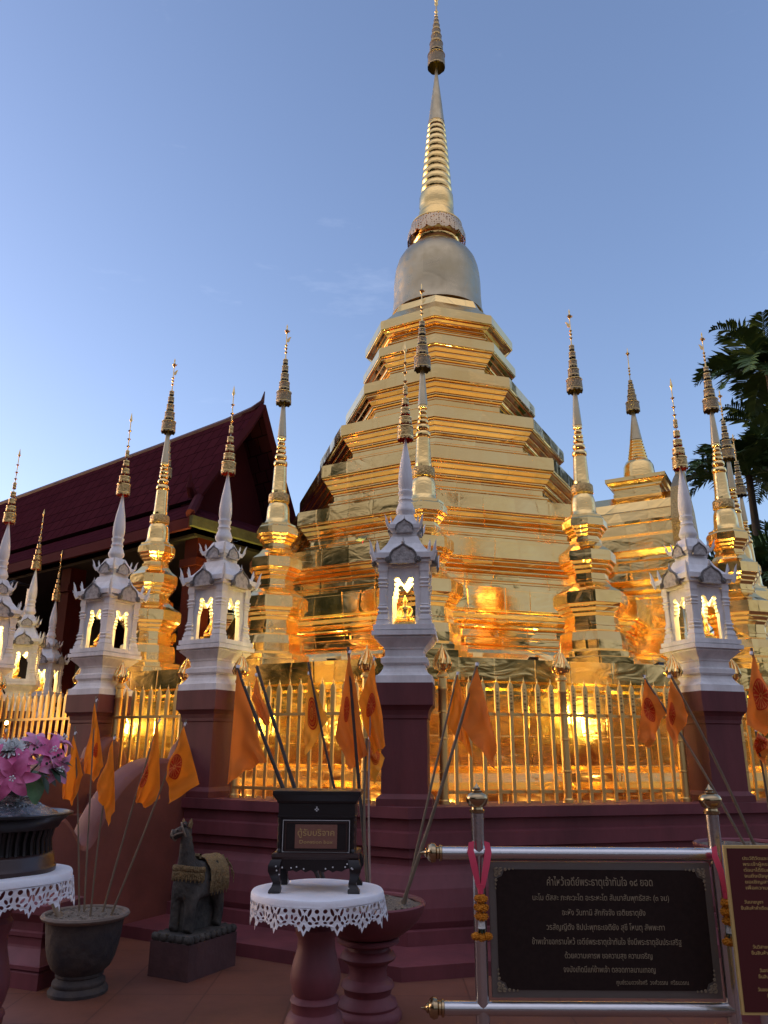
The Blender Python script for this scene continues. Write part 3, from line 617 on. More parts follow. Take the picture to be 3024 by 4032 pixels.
SH = [(PC, 0, 'white shrine on a maroon pillar seen square-on in the middle, seated statue in its window', 'statue seated in the middle white shrine, facing out'),
      (P2, -.5, 'white shrine on a maroon pillar beside the fence, left of the black donation box', 'statue in the white shrine nearest left of the middle one, half hidden by a post'),
      (P1, -.5, 'white shrine behind the leaning orange flags, second to the left of the middle one', 'statue in the white shrine behind the left orange flags, seen through its corner'),
      (PR, .5, 'white shrine on a maroon pillar at right, before the gilded porch', 'statue in the right white shrine above the end flags, mostly hidden by posts'),
      (P0, -1, 'white shrine cut by the left picture edge, tallest there', 'statue in the shrine cut by the left edge'),
      (octv(8.35, -1.5), -1.5, 'smaller-looking floodlit white shrine behind the left fence, turned to the front', 'glowing statue in the floodlit shrine behind the left fence'),
      (octv(8.35, -2), -2, 'lowest floodlit white shrine against the dark hall, behind the left fence', 'statue in the lowest floodlit shrine by the dark hall'),
      (octv(8.35, -2.5), -2.5, 'distant white shrine with its tip showing behind a gilded spire by the red column', None)]
s0 = white_shrine(); bu0 = buddha()
for i, (p, k, lab, lab2) in enumerate(SH):
    rz = TH+k*math.pi/4
    loc = (p.x, p.y, ZT)
    if i == 0: o = s0; o.location = loc; o.rotation_euler.z = rz; tag(o, lab, 'shrine', 'white lantern shrines on the court wall')
    else:
        o = dup(s0, loc, rz, lab, 'white lantern shrines on the court wall'); o['category'] = 'shrine'
    if lab2:
        l2 = (p.x, p.y, 2.708)
        if i == 0: q = bu0; q.location = l2; q.rotation_euler.z = rz
        else: q = dup(bu0, l2, rz)
        off = Vector((math.sin(rz), -math.cos(rz), 0))*.075; q.location = Vector(l2)+off
        tag(q, lab2, 'statue', 'gilded seated statues in the shrines')

# ------------------------------------------------------------------ gold picket fence
def mk_picket():
    b = MB(); b.box(-.016, .016, -.010, .010, .0, .90)
    b.add([(-.022, -.013, .80), (.022, -.013, .80), (.022, .013, .80), (-.022, .013, .80), (-.024, -.013, 1.05), (.024, -.013, 1.05), (.024, .013, 1.05), (-.024, .013, 1.05), (-.012, -.01, 1.09), (.012, -.01, 1.09), (.012, .01, 1.09), (-.012, .01, 1.09)],
          [(3, 2, 1, 0), (0, 1, 5, 4), (1, 2, 6, 5), (2, 3, 7, 6), (3, 0, 4, 7), (4, 5, 9, 8), (5, 6, 10, 9), (6, 7, 11, 10), (7, 4, 8, 11), (8, 9, 10, 11)])
    b.lathe([(.010, 1.085), (.007, 1.10), (.011, 1.11), (.004, 1.125), (.001, 1.15)], 8)
    for z, r in ((.84, .014), (.87, .010), (.90, .015), (.94, .010), (.97, .013), (1.0, .009), (1.03, .006)): b.ball((0, -.014, z), r, 8, 6, 1, (1, .5, 1))
    return b
def mk_post():
    b = MB(); b.lathe([(.052, 0), (.052, .03), (.042, .04), (.042, .27), (.050, .275), (.050, .285), (.042, .29), (.042, .56), (.050, .565), (.050, .575), (.042, .58), (.042, .80), (.050, .805), (.050, .815), (.042, .82), (.042, 1.0), (.049, 1.01), (.049, 1.025), (.042, 1.03), (.042, 1.12), (.058, 1.13), (.058, 1.15), (.040, 1.17), (.034, 1.18)], 20)
    return b
def mk_bud():
    b = MB(); b.lathe([(.034, 1.18), (.046, 1.195), (.072, 1.22), (.078, 1.25), (.068, 1.285), (.050, 1.32), (.030, 1.36), (.012, 1.41), (.002, 1.45)], 20)
    for k in range(10):
        a = k*math.pi/5; b.tube([(.066*math.cos(a), .066*math.sin(a), 1.21), (.083*math.cos(a), .083*math.sin(a), 1.25), (.06*math.cos(a+.2), .06*math.sin(a+.2), 1.32), (.02*math.cos(a+.3), .02*math.sin(a+.3), 1.40)], [.012, .016, .012, .004], 6)
    return b
PIK = mk_picket().build('picket', [GOLD_F, GOLD_D]); POST = mk_post().build('post', GOLD_F); BUD = mk_bud().build('bud_finial', GOLD_S)
def fence(a, b, lab, n, mids=(), posts=True):
    d = b-a; L = d.length; rz = math.atan2(d.y, d.x)
    F = thing('picket_fence', (a.x, a.y, ZT), rz, lab, 'fence', 'gold picket fence panels between the maroon pillars')
    xs = [0.0]+list(mids)+[L]
    for z in (.10, .80):
        r = MB(); r.box(0, L, -.012+.03, .012+.03, z-.014, z+.014); r.build('rail', GOLD_F, F)
    for x in xs:
        p = POST.copy(); COL.objects.link(p); p.parent = F; p.location = (x, 0, 0)
        q = BUD.copy(); COL.objects.link(q); q.parent = p; q.location = (0, 0, 0)
    for s in range(len(xs)-1):
        x0, x1 = xs[s], xs[s+1]; m = max(3, round((x1-x0-.1)/n))
        for i in range(m):
            x = x0+.05+(x1-x0-.1)*(i+.5)/m; p = PIK.copy(); COL.objects.link(p); p.parent = F; p.location = (x, 0, .005*math.sin(i*5.1))
e = (P2-PC).normalized(); fence(PC+e*.42, P2-e*.36, 'gold picket fence panel behind the donation box, between the middle and left pillars', .134)
e = (PR-PC).normalized(); fence(PC+e*.36, PR-e*.36, 'long gold picket fence with a post halfway, right of the middle pillar', .137, (1.235,))
e = (P1-P2).normalized(); fence(P2+e*.40, P1-e*.30, 'short gold picket fence panel between the two left pillars', .12)
e = (P0-P1).normalized(); fence(P1+e*.40, P0-e*.34, 'gold picket fence panel behind the pink flowers', .125)
v1 = octv(8.35, 1); e = (v1-PR).normalized(); fence(PR+e*.36, v1-e*.36, 'gold picket fence panel at the right picture edge', .137, (1.2,))
for o in (PIK, POST, BUD): bpy.data.objects.remove(o)

# ------------------------------------------------------------------ floodlights inside the fence
def floodlight(loc, aim, watt, lab, spot=95):
    d = Vector(aim)-Vector(loc); F = thing('floodlight', loc, math.atan2(d.y, d.x)-math.pi/2, lab, 'floodlight', 'floodlights inside the fence')
    el = math.atan2(d.z, math.hypot(d.x, d.y))
    T = Matrix.Translation((0, 0, .07)) @ Matrix.Rotation(el, 4, 'X')
    b = MB(); b.box(-.06, .06, -.04, .02, -.04, .04); b.box(-.07, .07, .02, .03, -.05, .05); b.xform(T); b.build('housing', LACQ, F)
    b = MB(); b.box(-.068, -.062, -.01, .01, 0, .07); b.box(.062, .068, -.01, .01, 0, .07); b.box(-.068, .068, -.03, .03, 0, .008); b.build('bracket', LACQ, F)
    b = MB(); b.add([(-.055, .032, -.036), (.055, .032, -.036), (.055, .032, .036), (-.055, .032, .036)], [(3, 2, 1, 0)]); b.xform(T); b.build('glass', GLOW, F)
    l = bpy.data.lights.new('floodlight_beam', 'SPOT'); l.energy = watt; l.color = (1, .86, .18); l.spot_size = R_(spot*1.5); l.spot_blend = .8; l.shadow_soft_size = .06
    o = bpy.data.objects.new('beam', l); COL.objects.link(o); o.parent = F
    o.matrix_local = T @ Matrix.Translation((0, .05, 0)) @ Matrix.Rotation(math.pi/2, 4, 'X')
    return F
FW = 30.
for pt, k in ((PC, 0), (P2, -.5), (P1, -.5), (PR, .5), (P0, -1)):
    o = outdir(k); sd = Vector((-o.y, o.x, 0))
    for s in (-1, 1):
        a = pt-o*.30+sd*.10*s; t = pt-o*1.5+sd*s*1.3
        floodlight((a.x, a.y, 1.84), (t.x, t.y, 2.5), 11., 'small floodlight fixed to the back of a maroon pillar under its cap', 62)

for i in range(18):
    k = -1.14+i*.16; a = octv(7.86, k); t = octv(6.7, k)
    floodlight((a.x, a.y, .85), (t.x, t.y, 2.9), FW, 'small floodlight on the sunken court floor behind the fence', 44)
for k in (-1.25, -.75, -.25, .25, .75, 1.25):
    for dk in (-.13, .13):
        a = octv(5.27, k+dk); t = octv(4.5, k+dk)
        floodlight((a.x, a.y, 2.722), (t.x, t.y, 4.7), 170., 'small floodlight on the gilded terrace at the foot of the stupa', 58)

# ------------------------------------------------------------------ stair walls with wave-shaped tops (left)
def balustrade(base, out, lab, th, prof):
    rz = math.atan2(out.y, out.x)
    B = thing('stair_wall', (base.x, base.y, 0), rz, lab, 'stair wall', 'wave-topped maroon stair walls')
    n = len(prof); b = MB(); r = .05
    bot = [(s, 0) for s, z in (prof[0], prof[-1])]
    loop = [(prof[0][0], 0)]+prof+[(prof[-1][0], 0)]
    # rounded edges: outer loop inset at both faces
    def ins(l, d):
        o = []
        for i in range(len(l)):
            a = Vector(l[i-1]); c = Vector(l[(i+1) % len(l)]); t = (c-a).normalized(); nn = Vector((t.y, -t.x)); p = Vector(l[i])+nn*d
            o.append((p.x, max(p.y, 0)))
        return o
    L0 = loop; L1 = ins(loop, r); h = th/2
    rings = [(L1, -h), (ins(loop, r*.3), -h+r*.3), (L0, -h+r), (L0, h-r), (ins(loop, r*.3), h-r*.3), (L1, h)]
    vs = []; fs = []; m = len(loop)
    for l, y in rings: vs += [(s, y, z) for s, z in l]
    for j in range(len(rings)-1):
        for i in range(m): i2 = (i+1) % m; fs.append((j*m+i, (j+1)*m+i, (j+1)*m+i2, j*m+i2))
    b.add(vs, fs, 0, True)
    for j, fl in ((0, False), (len(rings)-1, True)):
        tr = tessellate_polygon([[Vector((s, z, 0)) for s, z in rings[j][0]]])
        b.add([vs[j*m+i] for i in range(m)], [tuple(t) for t in tr], 0, False)
    b.build('wall', MAROON3, B, angle=60)
    return B
def smooth(pts, n=8):
    """Catmull-Rom through the points"""
    out = []; P = [pts[0]]+pts+[pts[-1]]
    for i in range(1, len(P)-2):
        p0, p1, p2, p3 = [Vector(q) for q in P[i-1:i+3]]
        for k in range(n):
            t = k/n; q = .5*((2*p1)+(p2-p0)*t+(2*p0-5*p1+4*p2-p3)*t*t+(3*p1-p0-3*p2+p3)*t**3); out.append((q.x, q.y))
    return out+[pts[-1]]
OUTL = outdir(-.5)
NAGA = smooth([(-.30, 1.35), (-.16, 1.62), (.02, 1.72), (.16, 1.62), (.24, 1.48), (.42, 1.50), (.62, 1.50), (.85, 1.42), (1.08, 1.24), (1.24, 1.02), (1.32, .86), (1.40, .80), (1.48, .90), (1.62, 1.04), (1.80, 1.06), (1.97, .96), (2.06, .76), (2.06, .50), (2.02, .25), (2.05, 0.0)])
bal = balustrade(P2+OUTL*.05+(P1-P2).normalized()*.20, OUTL, 'wave-topped maroon stair wall behind the clay pot, its end rolled into a round lobe', .30, NAGA)
q = MB(); q.lathe([(.055, -.004), (.045, .0), (.035, .006), (.001, .008)], 16, cap=False); q.xform(Matrix.Translation((1.80, .152, .62)) @ Matrix.Rotation(-math.pi/2, 4, 'X')); q.build('scroll_eye', DARK, bal)  # dark disc stands in for the shaded hole of the scroll
bal2 = dup(bal, None, None, 'wave-topped maroon stair wall behind the pink flowers, mostly hidden'); pb = P1+OUTL*.05+(P2-P1).normalized()*.20; bal2.location = (pb.x, pb.y, 0)
# stair between them
b = MB()
for i in range(6): b.box(1.75-.28*i-.3, 1.75-.28*i, -.55, .55, 0, .188*(i+1))
sm = P1.lerp(P2, .5); so_ = thing('stairs', (sm.x, sm.y, 0), math.atan2(OUTL.y, OUTL.x), 'maroon steps up to the fence between the two stair walls', 'stairs'); b.build('steps', MAROON3, so_)

# small stepped pedestal at left
pt = thing('square_pedestal', (-2.50, 6.34, 0), R_(-20), 'small square maroon pedestal with a flared foot behind the clay pot', 'pedestal')
b = MB(); b.square([(.23, 0), (.23, .10), (.215, .115), (.235, .12), (.235, .145), (.225, .15), (.155, .235), (.15, .25), (.15, .30), (.165, .31), (.165, .335), (.15, .345), (.15, .40), (.165, .42), (.19, .45), (.20, .46), (.20, .52), (.18, .53)]); b.build('pedestal_body', MAROON2, pt)

# ------------------------------------------------------------------ clay pot with sand
cp = thing('clay_pot', (-2.075, 6.03, 0), 0, 'grey clay pot of sand on a round foot, orange flags stuck in it', 'pot')
b = MB(); b.lathe([(.195, 0), (.198, .02), (.185, .04), (.168, .05), (.175, .065), (.172, .08), (.155, .095), (.150, .105), (.158, .112), (.158, .122), (.155, .128), (.16, .135), (.195, .165), (.222, .22), (.24, .29), (.250, .36), (.256, .42), (.262, .45), (.27, .468)], 40); b.build('pot_body', CLAY, cp)
b = MB(); b.lathe([(.262, .455), (.29, .468), (.298, .482), (.290, .496), (.272, .497), (.262, .488), (.262, .47)], 40, cap=False); b.build('rim', CLAYRIM, cp)
def sand(r, z, parent, seed):
    rn = random.Random(seed); q = MB(); n = 26; vs = [(0, 0, z+.015)]; fs = []
    for j in range(1, 9):
        for i in range(n): a = 2*math.pi*i/n; rr = r*j/8; vs.append((rr*math.cos(a), rr*math.sin(a), z+.02*(1-j/8)+rn.uniform(-.008, .010)))
    for i in range(n): fs.append((0, 1+i, 1+(i+1) % n))
    for j in range(7):
        for i in range(n): i2 = (i+1) % n; fs.append((1+j*n+i, 1+(j+1)*n+i, 1+(j+1)*n+i2, 1+j*n+i2))
    q.add(vs, fs, 0, True)
    for k in range(60):
        a = rn.uniform(0, 6.28); d = r*.92*math.sqrt(rn.random()); s = rn.uniform(.004, .011); q.ball((d*math.cos(a), d*math.sin(a), z+.012), s, 6, 4, 0, (1, rn.uniform(.6, 1.6), .7))
    q.build('sand', SAND, parent)
sand(.264, .478, cp, 4)
# incense tin leaning in the pot
ti = thing('bamboo_stub', (-2.27, 5.97, .48), 0, 'short bamboo stub leaning on the left rim of the clay pot', 'stick')
b = MB(); b.tube([(.06, -.03, -.02), (-.02, .02, .075)], [.022, .022], 10); b.tube([(-.02, .02, .075), (-.024, .022, .078)], [.024, .020], 10); b.build('stub', BAMB, ti)

# ------------------------------------------------------------------ stone horse on a plinth
hz = R_(-118)
hs_ = thing('horse_statue', (-1.43, 6.58, 0), hz, 'dark stone horse statue with ochre saddle cloth on a square plinth', 'statue')
b = MB(); b.box(-.36, .32, -.21, .21, 0, .235); b.build('plinth', PLINTH, hs_)
bm = MB(); bm.box(-.34, .30, -.19, .19, .235, .285)
for k in range(9):
    t = -.33+.62*k/8
    for s in (-1, 1): bm.ball((t, s*.195, .262), .036, 8, 6, 0, (1, .6, .8))
for k in range(5):
    t = -.17+.34*k/4
    for xx in (-.345, .305): bm.ball((xx, t, .262), .036, 8, 6, 0, (.6, 1, .8))
bm.build('lotus_slab', STONE, hs_)
hs_.scale = (.80, .90, 1.0)
# body, one surface: +x is forward
nd = [(-.17, 0, .64, .125, .135), (-.02, 0, .62, .125, .125), (.12, 0, .635, .135, .13), (.165, 0, .74, .085, .095), (.185, 0, .84, .062, .072), (.205, 0, .93, .052, .058), (.215, 0, 1.0, .052, .054),   # trunk, neck, poll
      (.245, -.040, .985, .046, .046), (.265, -.085, .962, .036, .036), (.275, -.122, .945, .034, .030),                                                         # head turned
      (.17, .075, .52, .062), (.18, .075, .40, .046), (.185, .075, .305, .050), (.20, .075, .287, .052),
      (.17, -.075, .52, .062), (.18, -.075, .40, .046), (.185, -.075, .305, .050), (.20, -.075, .287, .052),
      (-.20, .08, .52, .078), (-.24, .08, .41, .050), (-.22, .08, .305, .046), (-.20, .08, .287, .050),
      (-.20, -.08, .52, .078), (-.24, -.08, .41, .050), (-.22, -.08, .305, .046), (-.20, -.08, .287, .050),
      (-.29, 0, .62, .035), (-.33, 0, .48, .03), (-.31, 0, .33, .02)]
ed = [(0, 1), (1, 2), (2, 3), (3, 4), (4, 5), (5, 6), (6, 7), (7, 8), (8, 9), (2, 10), (10, 11), (11, 12), (12, 13), (2, 14), (14, 15), (15, 16), (16, 17), (0, 18), (18, 19), (19, 20), (20, 21), (0, 22), (22, 23), (23, 24), (24, 25), (0, 26), (26, 27), (27, 28)]
hb = skin_mesh(nd, ed, 'body', STONE, hs_, 2, 1)
b = MB()
b.box(-.23, .17, -.045, .045, .287, .56)     # the carver left the stone standing between the legs
b.build('stone_web', STONE, hs_)
b = MB()
for s in (-1, 1):
    b.tube([(.205, s*.032, 1.02), (.20, s*.042, 1.05), (.203, s*.044, 1.082)], [.020, .017, .003], 8)
b.build('ears', STONEG, hs_)
b = MB()
for z, x, r in ((1.03, .17, .02), (.98, .155, .024), (.92, .140, .026), (.86, .118, .028), (.80, .092, .03)): b.ball((x, 0, z), r, 8, 6, 0, (1, .5, 1.5))
b.tube([(.23, 0, 1.045), (.25, .01, 1.03)], [.022, .014], 8)
b.build('mane', STONE, hs_)
b = MB()
def ringtube(c, nrm, r, t, sq=1.0, n=16):
    nrm = Vector(nrm).normalized(); x = nrm.cross(Vector((0, 0, 1))).normalized(); y = nrm.cross(x)
    return [Vector(c)+x*math.cos(a)*r+y*math.sin(a)*r*sq for a in [2*math.pi*i/n for i in range(n+1)]]
b.tube(ringtube((.267, -.088, .960), (.25, -.85, -.4), .041, .008), .007, 6)
b.tube(ringtube((.225, -.012, .995), (.45, -.65, -.4), .058, .008, 1.05), .008, 6)
for s in (-1, 1): b.tube([(.267+s*.038, -.086+s*.012, .955), (.246+s*.050, -.045+s*.016, .975), (.225+s*.05, -.012+s*.03, .985)], .007, 6)
b.build('bridle', STONEB, hs_)
b = MB()
for s in (-1, 1): b.ball((.248+s*.045, -.046+s*.014, 1.0), .009, 8, 6)
b.build('eyes', LACQ, hs_)
# trappings: breast collar and saddle cloth with fringe
b = MB()
def bodyring(x, y, z, r): return (x, y, z)
for i in range(26):
    a = -1.9+3.8*i/25; x = .10+.152*math.cos(a*.80); y = .150*math.sin(a*.82)
    b.ball((x, y, .735-.01*abs(a)), .019, 8, 6, 0, (.8, .8, 1.2)); b.ball((x, y, .70-.01*abs(a)), .014, 8, 6, 0, (.8, .8, 1.5)); b.ball((x+.003, y*1.02, .665-.01*abs(a)+.014*(i % 2)), .013, 6, 5, 0, (.7, .7, 1.9))
b.build('breast_collar', STONEG, hs_)
b = MB(); vs = []; fs = []; nu, nv = 14, 12
for i in range(nu+1):
    a = -1.75+3.5*i/nu
    for j in range(nv+1):
        x = -.26+.27*j/nv; rr = .160+.004*math.sin(9*a)*math.sin(11*j/nv); vs.append((x, rr*1.03*math.sin(a*.86), .635+(rr+.005)*math.cos(a*.86)-.03*max(0, abs(a)-1.2)))
for i in range(nu):
    for j in range(nv): fs.append((i*(nv+1)+j, (i+1)*(nv+1)+j, (i+1)*(nv+1)+j+1, i*(nv+1)+j+1))
b.add(vs, fs, 0, True)
for s in (-1, 1):
    for j in range(13):
        x = -.25+.26*j/12; b.tube([(x, s*.160, .63), (x+.003, s*.163, .60), (x, s*.158, .545-.02*(j % 2))], [.009, .010, .004], 6)
    b.ball((-.10, s*.168, .66), .05, 10, 8, 0, (1.1, .25, 1.25))
for k in range(9):
    a = -1.2+2.4*k/8; b.tube([(-.30, .16*math.sin(a), .63+.16*math.cos(a)), (-.335, .165*math.sin(a), .60+.15*math.cos(a)), (-.34, .165*math.sin(a), .53+.15*math.cos(a))], [.008, .008, .003], 6)
b.tube([(.05, 0, .80), (.045, .05, .802), (.05, -.05, .80)], .02, 6)
b.build('saddle_cloth', STONEG, hs_)

# ------------------------------------------------------------------ pedestal planter bowls with sand
def planter(loc, lab):
    P = thing('planter_bowl', loc, 0, lab, 'planter')
    b = MB(); b.lathe([(.215, 0), (.218, .02), (.205, .045), (.185, .06), (.19, .075), (.18, .10), (.155, .115), (.145, .13), (.155, .16), (.17, .175), (.16, .20), (.125, .22), (.118, .26), (.13, .30), (.17, .325), (.18, .34), (.165, .365), (.13, .38), (.125, .40), (.17, .41), (.20, .425), (.20, .44), (.19, .45)], 36); b.build('stand', MAROON2, P)
    b = MB(); b.lathe([(.14, .445), (.21, .465), (.28, .51), (.335, .57), (.365, .63), (.372, .652), (.362, .662), (.350, .655), (.345, .64)], 40, cap=False); b.build('bowl', MAROON2, P)
    sand(.348, .635, P, 9); return P
pb1 = planter((-.085, 5.56, 0), 'maroon pedestal bowl of sand holding bamboo flag poles, behind the lace-covered table')
pb2 = dup(pb1, (2.48, 5.62, .35), 0, 'sand-filled pedestal bowl hidden behind the red plaque at right')
for k in kids(pb2):
    if k.name.startswith('stand'):
        b = MB(); b.lathe([(.25, -.35), (.25, -.1), (.21, -.08), (.21, -.0), (.215, 0), (.205, .045), (.185, .06), (.18, .10), (.145, .13), (.17, .175), (.125, .22), (.118, .26), (.17, .325), (.165, .365), (.125, .40), (.20, .425), (.19, .45)], 32)
        nm = k.name; bpy.data.objects.remove(k); b.build('stand', MAROON2, pb2); break

# ------------------------------------------------------------------ round stands with cut-work cloths
def stand(loc, topz, lab):
    S = thing('round_stand', loc, 0, lab, 'table'); s = topz/.845
    b = MB(); b.lathe([(r, z*s) for r, z in [(.215, 0), (.215, .05), (.20, .07), (.185, .10), (.165, .17), (.15, .22), (.142, .235), (.125, .25), (.128, .29), (.135, .30), (.128, .315), (.112, .325), (.125, .35), (.138, .40), (.137, .44), (.12, .50), (.105, .55), (.102, .60), (.115, .625), (.118, .65), (.10, .67), (.12, .72), (.20, .78), (.30, .81)]], 36); b.build('baluster', MAROON2, S)
    b = MB(); b.lathe([(.25, topz-.05), (.355, topz-.045), (.365, topz-.02), (.36, topz-.006)], 44); b.build('tabletop', MAROON2, S)
    return S
def doily(loc, topz, lab, seed):
    """cloth: round top sheet and a hanging band cut into a lattice with a toothed hem"""
    D = MB(); R = .372; H = .165; n = 72
    vs = [(0, 0, 0)]; fs = []
    rn = random.Random(seed)
    prof = [(.1, 0), (.2, 0), (.30, 0), (.35, 0), (R-.006, -.004), (R, -.014), (R+.001, -.036)]
    for r, z in prof: vs += [(r*math.cos(2*math.pi*i/n), r*math.sin(2*math.pi*i/n), z+.002*math.sin(5*2*math.pi*i/n)) for i in range(n)]
    for i in range(n): fs.append((0, 1+i, 1+(i+1) % n))
    for j in range(len(prof)-1):
        for i in range(n): i2 = (i+1) % n; fs.append((1+j*n+i, 1+(j+1)*n+i, 1+(j+1)*n+i2, 1+j*n+i2))
    D.add(vs, fs, 0, True)
    # cut-work repeat, 14 motifs round
    M = 14; wd = 2*math.pi*R/M
    def el(cx, cz, rx, rz, t=0, k=9): return [(cx+rx*math.cos(a)*math.cos(t)-rz*math.sin(a)*math.sin(t), cz+rx*math.cos(a)*math.sin(t)+rz*math.sin(a)*math.cos(t)) for a in [2*math.pi*i/k for i in range(k)]]
    def rhomb(cx, cz, rx, rz): return [(cx-rx, cz), (cx, cz-rz), (cx+rx, cz), (cx, cz+rz)]
    h = wd/2
    hem = [(-h, -.115), (-h*.86, -.125), (-h*.72, -.118), (-h*.60, -.130), (-h*.42, -.124), (-h*.30, -.146), (-h*.16, -.140), (0, -.168), (h*.16, -.140), (h*.30, -.146), (h*.42, -.124), (h*.60, -.130), (h*.72, -.118), (h*.86, -.125), (h, -.115)]
    outer = [(-h, -.034)]+hem+[(h, -.034)]
    # densify the top edge so it follows the curve
    outer = outer+[(h-2*h*i/8, -.034) for i in range(1, 8)]
    holes = [el(-h*.30, -.058, .007, .017, .42), el(h*.30, -.058, .007, .017, -.42), [(-h*.12, -.042), (0, -.056), (h*.12, -.042)], el(-h*.74, -.052, .010, .009), el(h*.74, -.052, .010, .009),
             el(-h*.12, -.084, .006, .014, -.35), el(h*.12, -.084, .006, .014, .35), el(-h*.56, -.088, .012, .006, .8), el(h*.56, -.088, .012, .006, -.8), el(-h*.84, -.083, .006, .011), el(h*.84, -.083, .006, .011),
             el(-h*.34, -.108, .010, .006, .5), el(h*.34, -.108, .010, .006, -.5), rhomb(0, -.128, .008, .015), el(-h*.74, -.107, .009, .005, -.3), el(h*.74, -.107, .009, .005, .3)]
    holes = [[(sum(x for x, _ in H_)/len(H_)+(x-sum(x for x, _ in H_)/len(H_))*1.22, sum(z for _, z in H_)/len(H_)+(z-sum(z for _, z in H_)/len(H_))*1.22) for x, z in H_] for H_ in holes]
    base = MB(); base.plate(outer, holes, .0025)
    for m in range(M):
        k = len(D.v); D.add(base.v, base.f, 0, False)
        for i in range(k, len(D.v)):
            x, y, z = D.v[i]; a = (x+m*wd)/R; fl = 1+(.045*math.sin(3*a+1)+.030*math.sin(14*a+seed)+.022*math.sin(23*a))*(-z/.16); D.v[i] = ((R+.0015-y)*fl*math.cos(a), (R+.0015-y)*fl*math.sin(a), z*(1+.05*math.sin(2.3*a+seed)))
    o = D.build('cutwork_cloth', LACE, None, (loc[0], loc[1], topz+.003)); o.rotation_euler.z = .13*seed
    return tag(o, lab, 'tablecloth')
stand((-.36, 4.80, 0), .845, 'maroon baluster stand under the white cut-work cloth with the black donation box')
doily((-.36, 4.80), .845, 'white cut-work cloth with toothed hem under the black donation box', 1)
stand((-1.965, 4.30, 0), .995, 'maroon baluster stand cut by the left edge, under the flower bowl')
doily((-1.965, 4.30), .995, 'white cut-work cloth under the dark flower bowl at the left edge', 2)

# ------------------------------------------------------------------ black donation box
bx = thing('donation_box', (-.365, 4.80, .850), R_(-1.5), 'black lacquered donation box with a copper name plate on curved legs', 'donation box')
b = MB()
def rect(prof, dx, dy): # prof: (grow, z)
    q = MB()
    for i, (g_, z) in enumerate(prof): q.v += [(-dx-g_, -dy-g_, z), (dx+g_, -dy-g_, z), (dx+g_, dy+g_, z), (-dx-g_, dy+g_, z)]
    for j in range(len(prof)-1):
        for i in range(4): i2 = (i+1) % 4; q.f.append((j*4+i, j*4+i2, (j+1)*4+i2, (j+1)*4+i)); q.m.append(0); q.sm.append(False)
    q.f.append((3, 2, 1, 0)); q.m.append(0); q.sm.append(False); k = 4*(len(prof)-1); q.f.append((k, k+1, k+2, k+3)); q.m.append(0); q.sm.append(False)
    return q
rect([(0, .20), (0, .38), (.008, .382), (.008, .39), (.004, .392), (.004, .455), (.010, .458), (.014, .47), (.034, .50), (.036, .503), (.036, .522), (.034, .524)], .212, .13).build('case', LACQ, bx)
b = MB()
for x0, x1, z0, z1 in [(-.175, .175, .352, .360), (-.175, .175, .205, .213), (-.175, -.167, .213, .352), (.167, .175, .213, .352)]: b.box(x0, x1, -.136, -.129, z0, z1)
b.build('moulding', LACQ2, bx)
b = MB()
for x0, x1, z0, z1 in [(-.188, .188, .366, .369), (-.188, .188, .196+.006, .199+.006)]: b.box(x0, x1, -.1335, -.129, z0, z1)
for x in (-.188, .185): b.box(x, x+.003, -.1335, -.129, .206, .366)
b.build('pearl_line', PEARL, bx)
for x in (-.205, .205):
    b = MB(); b.lathe([(.012, .20), (.012, .215), (.008, .22), (.013, .24), (.008, .26), (.012, .28), (.008, .30), (.013, .32), (.008, .345), (.012, .36), (.012, .38)], 10, c=(x, -.135)); b.build('corner_column', LACQ, bx)

rect([(.012, .165), (.022, .168), (.026, .18), (.024, .196), (.010, .20)], .215, .135).build('base_slab', LACQ2, bx)
apr = [(-.20, .168), (-.20, .128), (-.165, .118), (-.15, .108), (-.12, .112), (-.10, .104), (-.075, .116), (-.05, .103), (-.02, .114), (0, .100), (.02, .114), (.05, .103), (.075, .116), (.10, .104), (.12, .112), (.15, .108), (.165, .118), (.20, .128), (.20, .168)]
b = MB(); b.plate(apr, [], .012, Matrix.Translation((0, -.155, 0))); b.plate(apr, [], .012, Matrix.Translation((0, .143, 0)))
b.plate([(x*.62, z) for x, z in apr], [], .012, Matrix.Rotation(math.pi/2, 4, 'Z') @ Matrix.Translation((0, -.235, 0))); b.plate([(x*.62, z) for x, z in apr], [], .012, Matrix.Rotation(math.pi/2, 4, 'Z') @ Matrix.Translation((0, .223, 0)))
b.build('apron', LACQ, bx)
for sx in (-1, 1):
    for sy in (-1, 1):
        q = MB(); vs = []; fs = []
        sec = [(.168, .036, 0), (.14, .040, .010), (.11, .038, .012), (.08, .030, .006), (.05, .026, -.004), (.03, .030, -.002), (.012, .040, .004), (0, .040, .006)]
        for z, hwd, off in sec: c = (sx*(.212+off), sy*(.137+off)); vs += [(c[0]-hwd*.8, c[1]-hwd*.8, z), (c[0]+hwd*.8, c[1]-hwd*.8, z), (c[0]+hwd*.8, c[1]+hwd*.8, z), (c[0]-hwd*.8, c[1]+hwd*.8, z)]
        for j in range(len(sec)-1):
            for i in range(4): i2 = (i+1) % 4; fs.append((j*4+i, (j+1)*4+i, (j+1)*4+i2, j*4+i2))
        fs += [(0, 1, 2, 3), (31, 30, 29, 28)]
        q.add(vs, fs, 0, True); q.build('leg', LACQ, bx, angle=60)
b = MB(); rnp = random.Random(5)
for x, z in [(-.21, .135), (-.205, .115), (-.175, .13), (.17, .135), (.18, .15), (.205, .13), (.21, .125), (-.13, .125), (-.10, .13), (-.06, .12), (.06, .122), (.10, .13), (0, .43), (-.008, .425), (.008, .425), (0, .437), (.0, .418), (-.19, .095), (.19, .03)]: b.ball((x, -.158 if z < .2 and abs(x) < .17 else -.186 if z < .2 else -.1345, z), .0045, 6, 4, 0, (1, .4, 1))
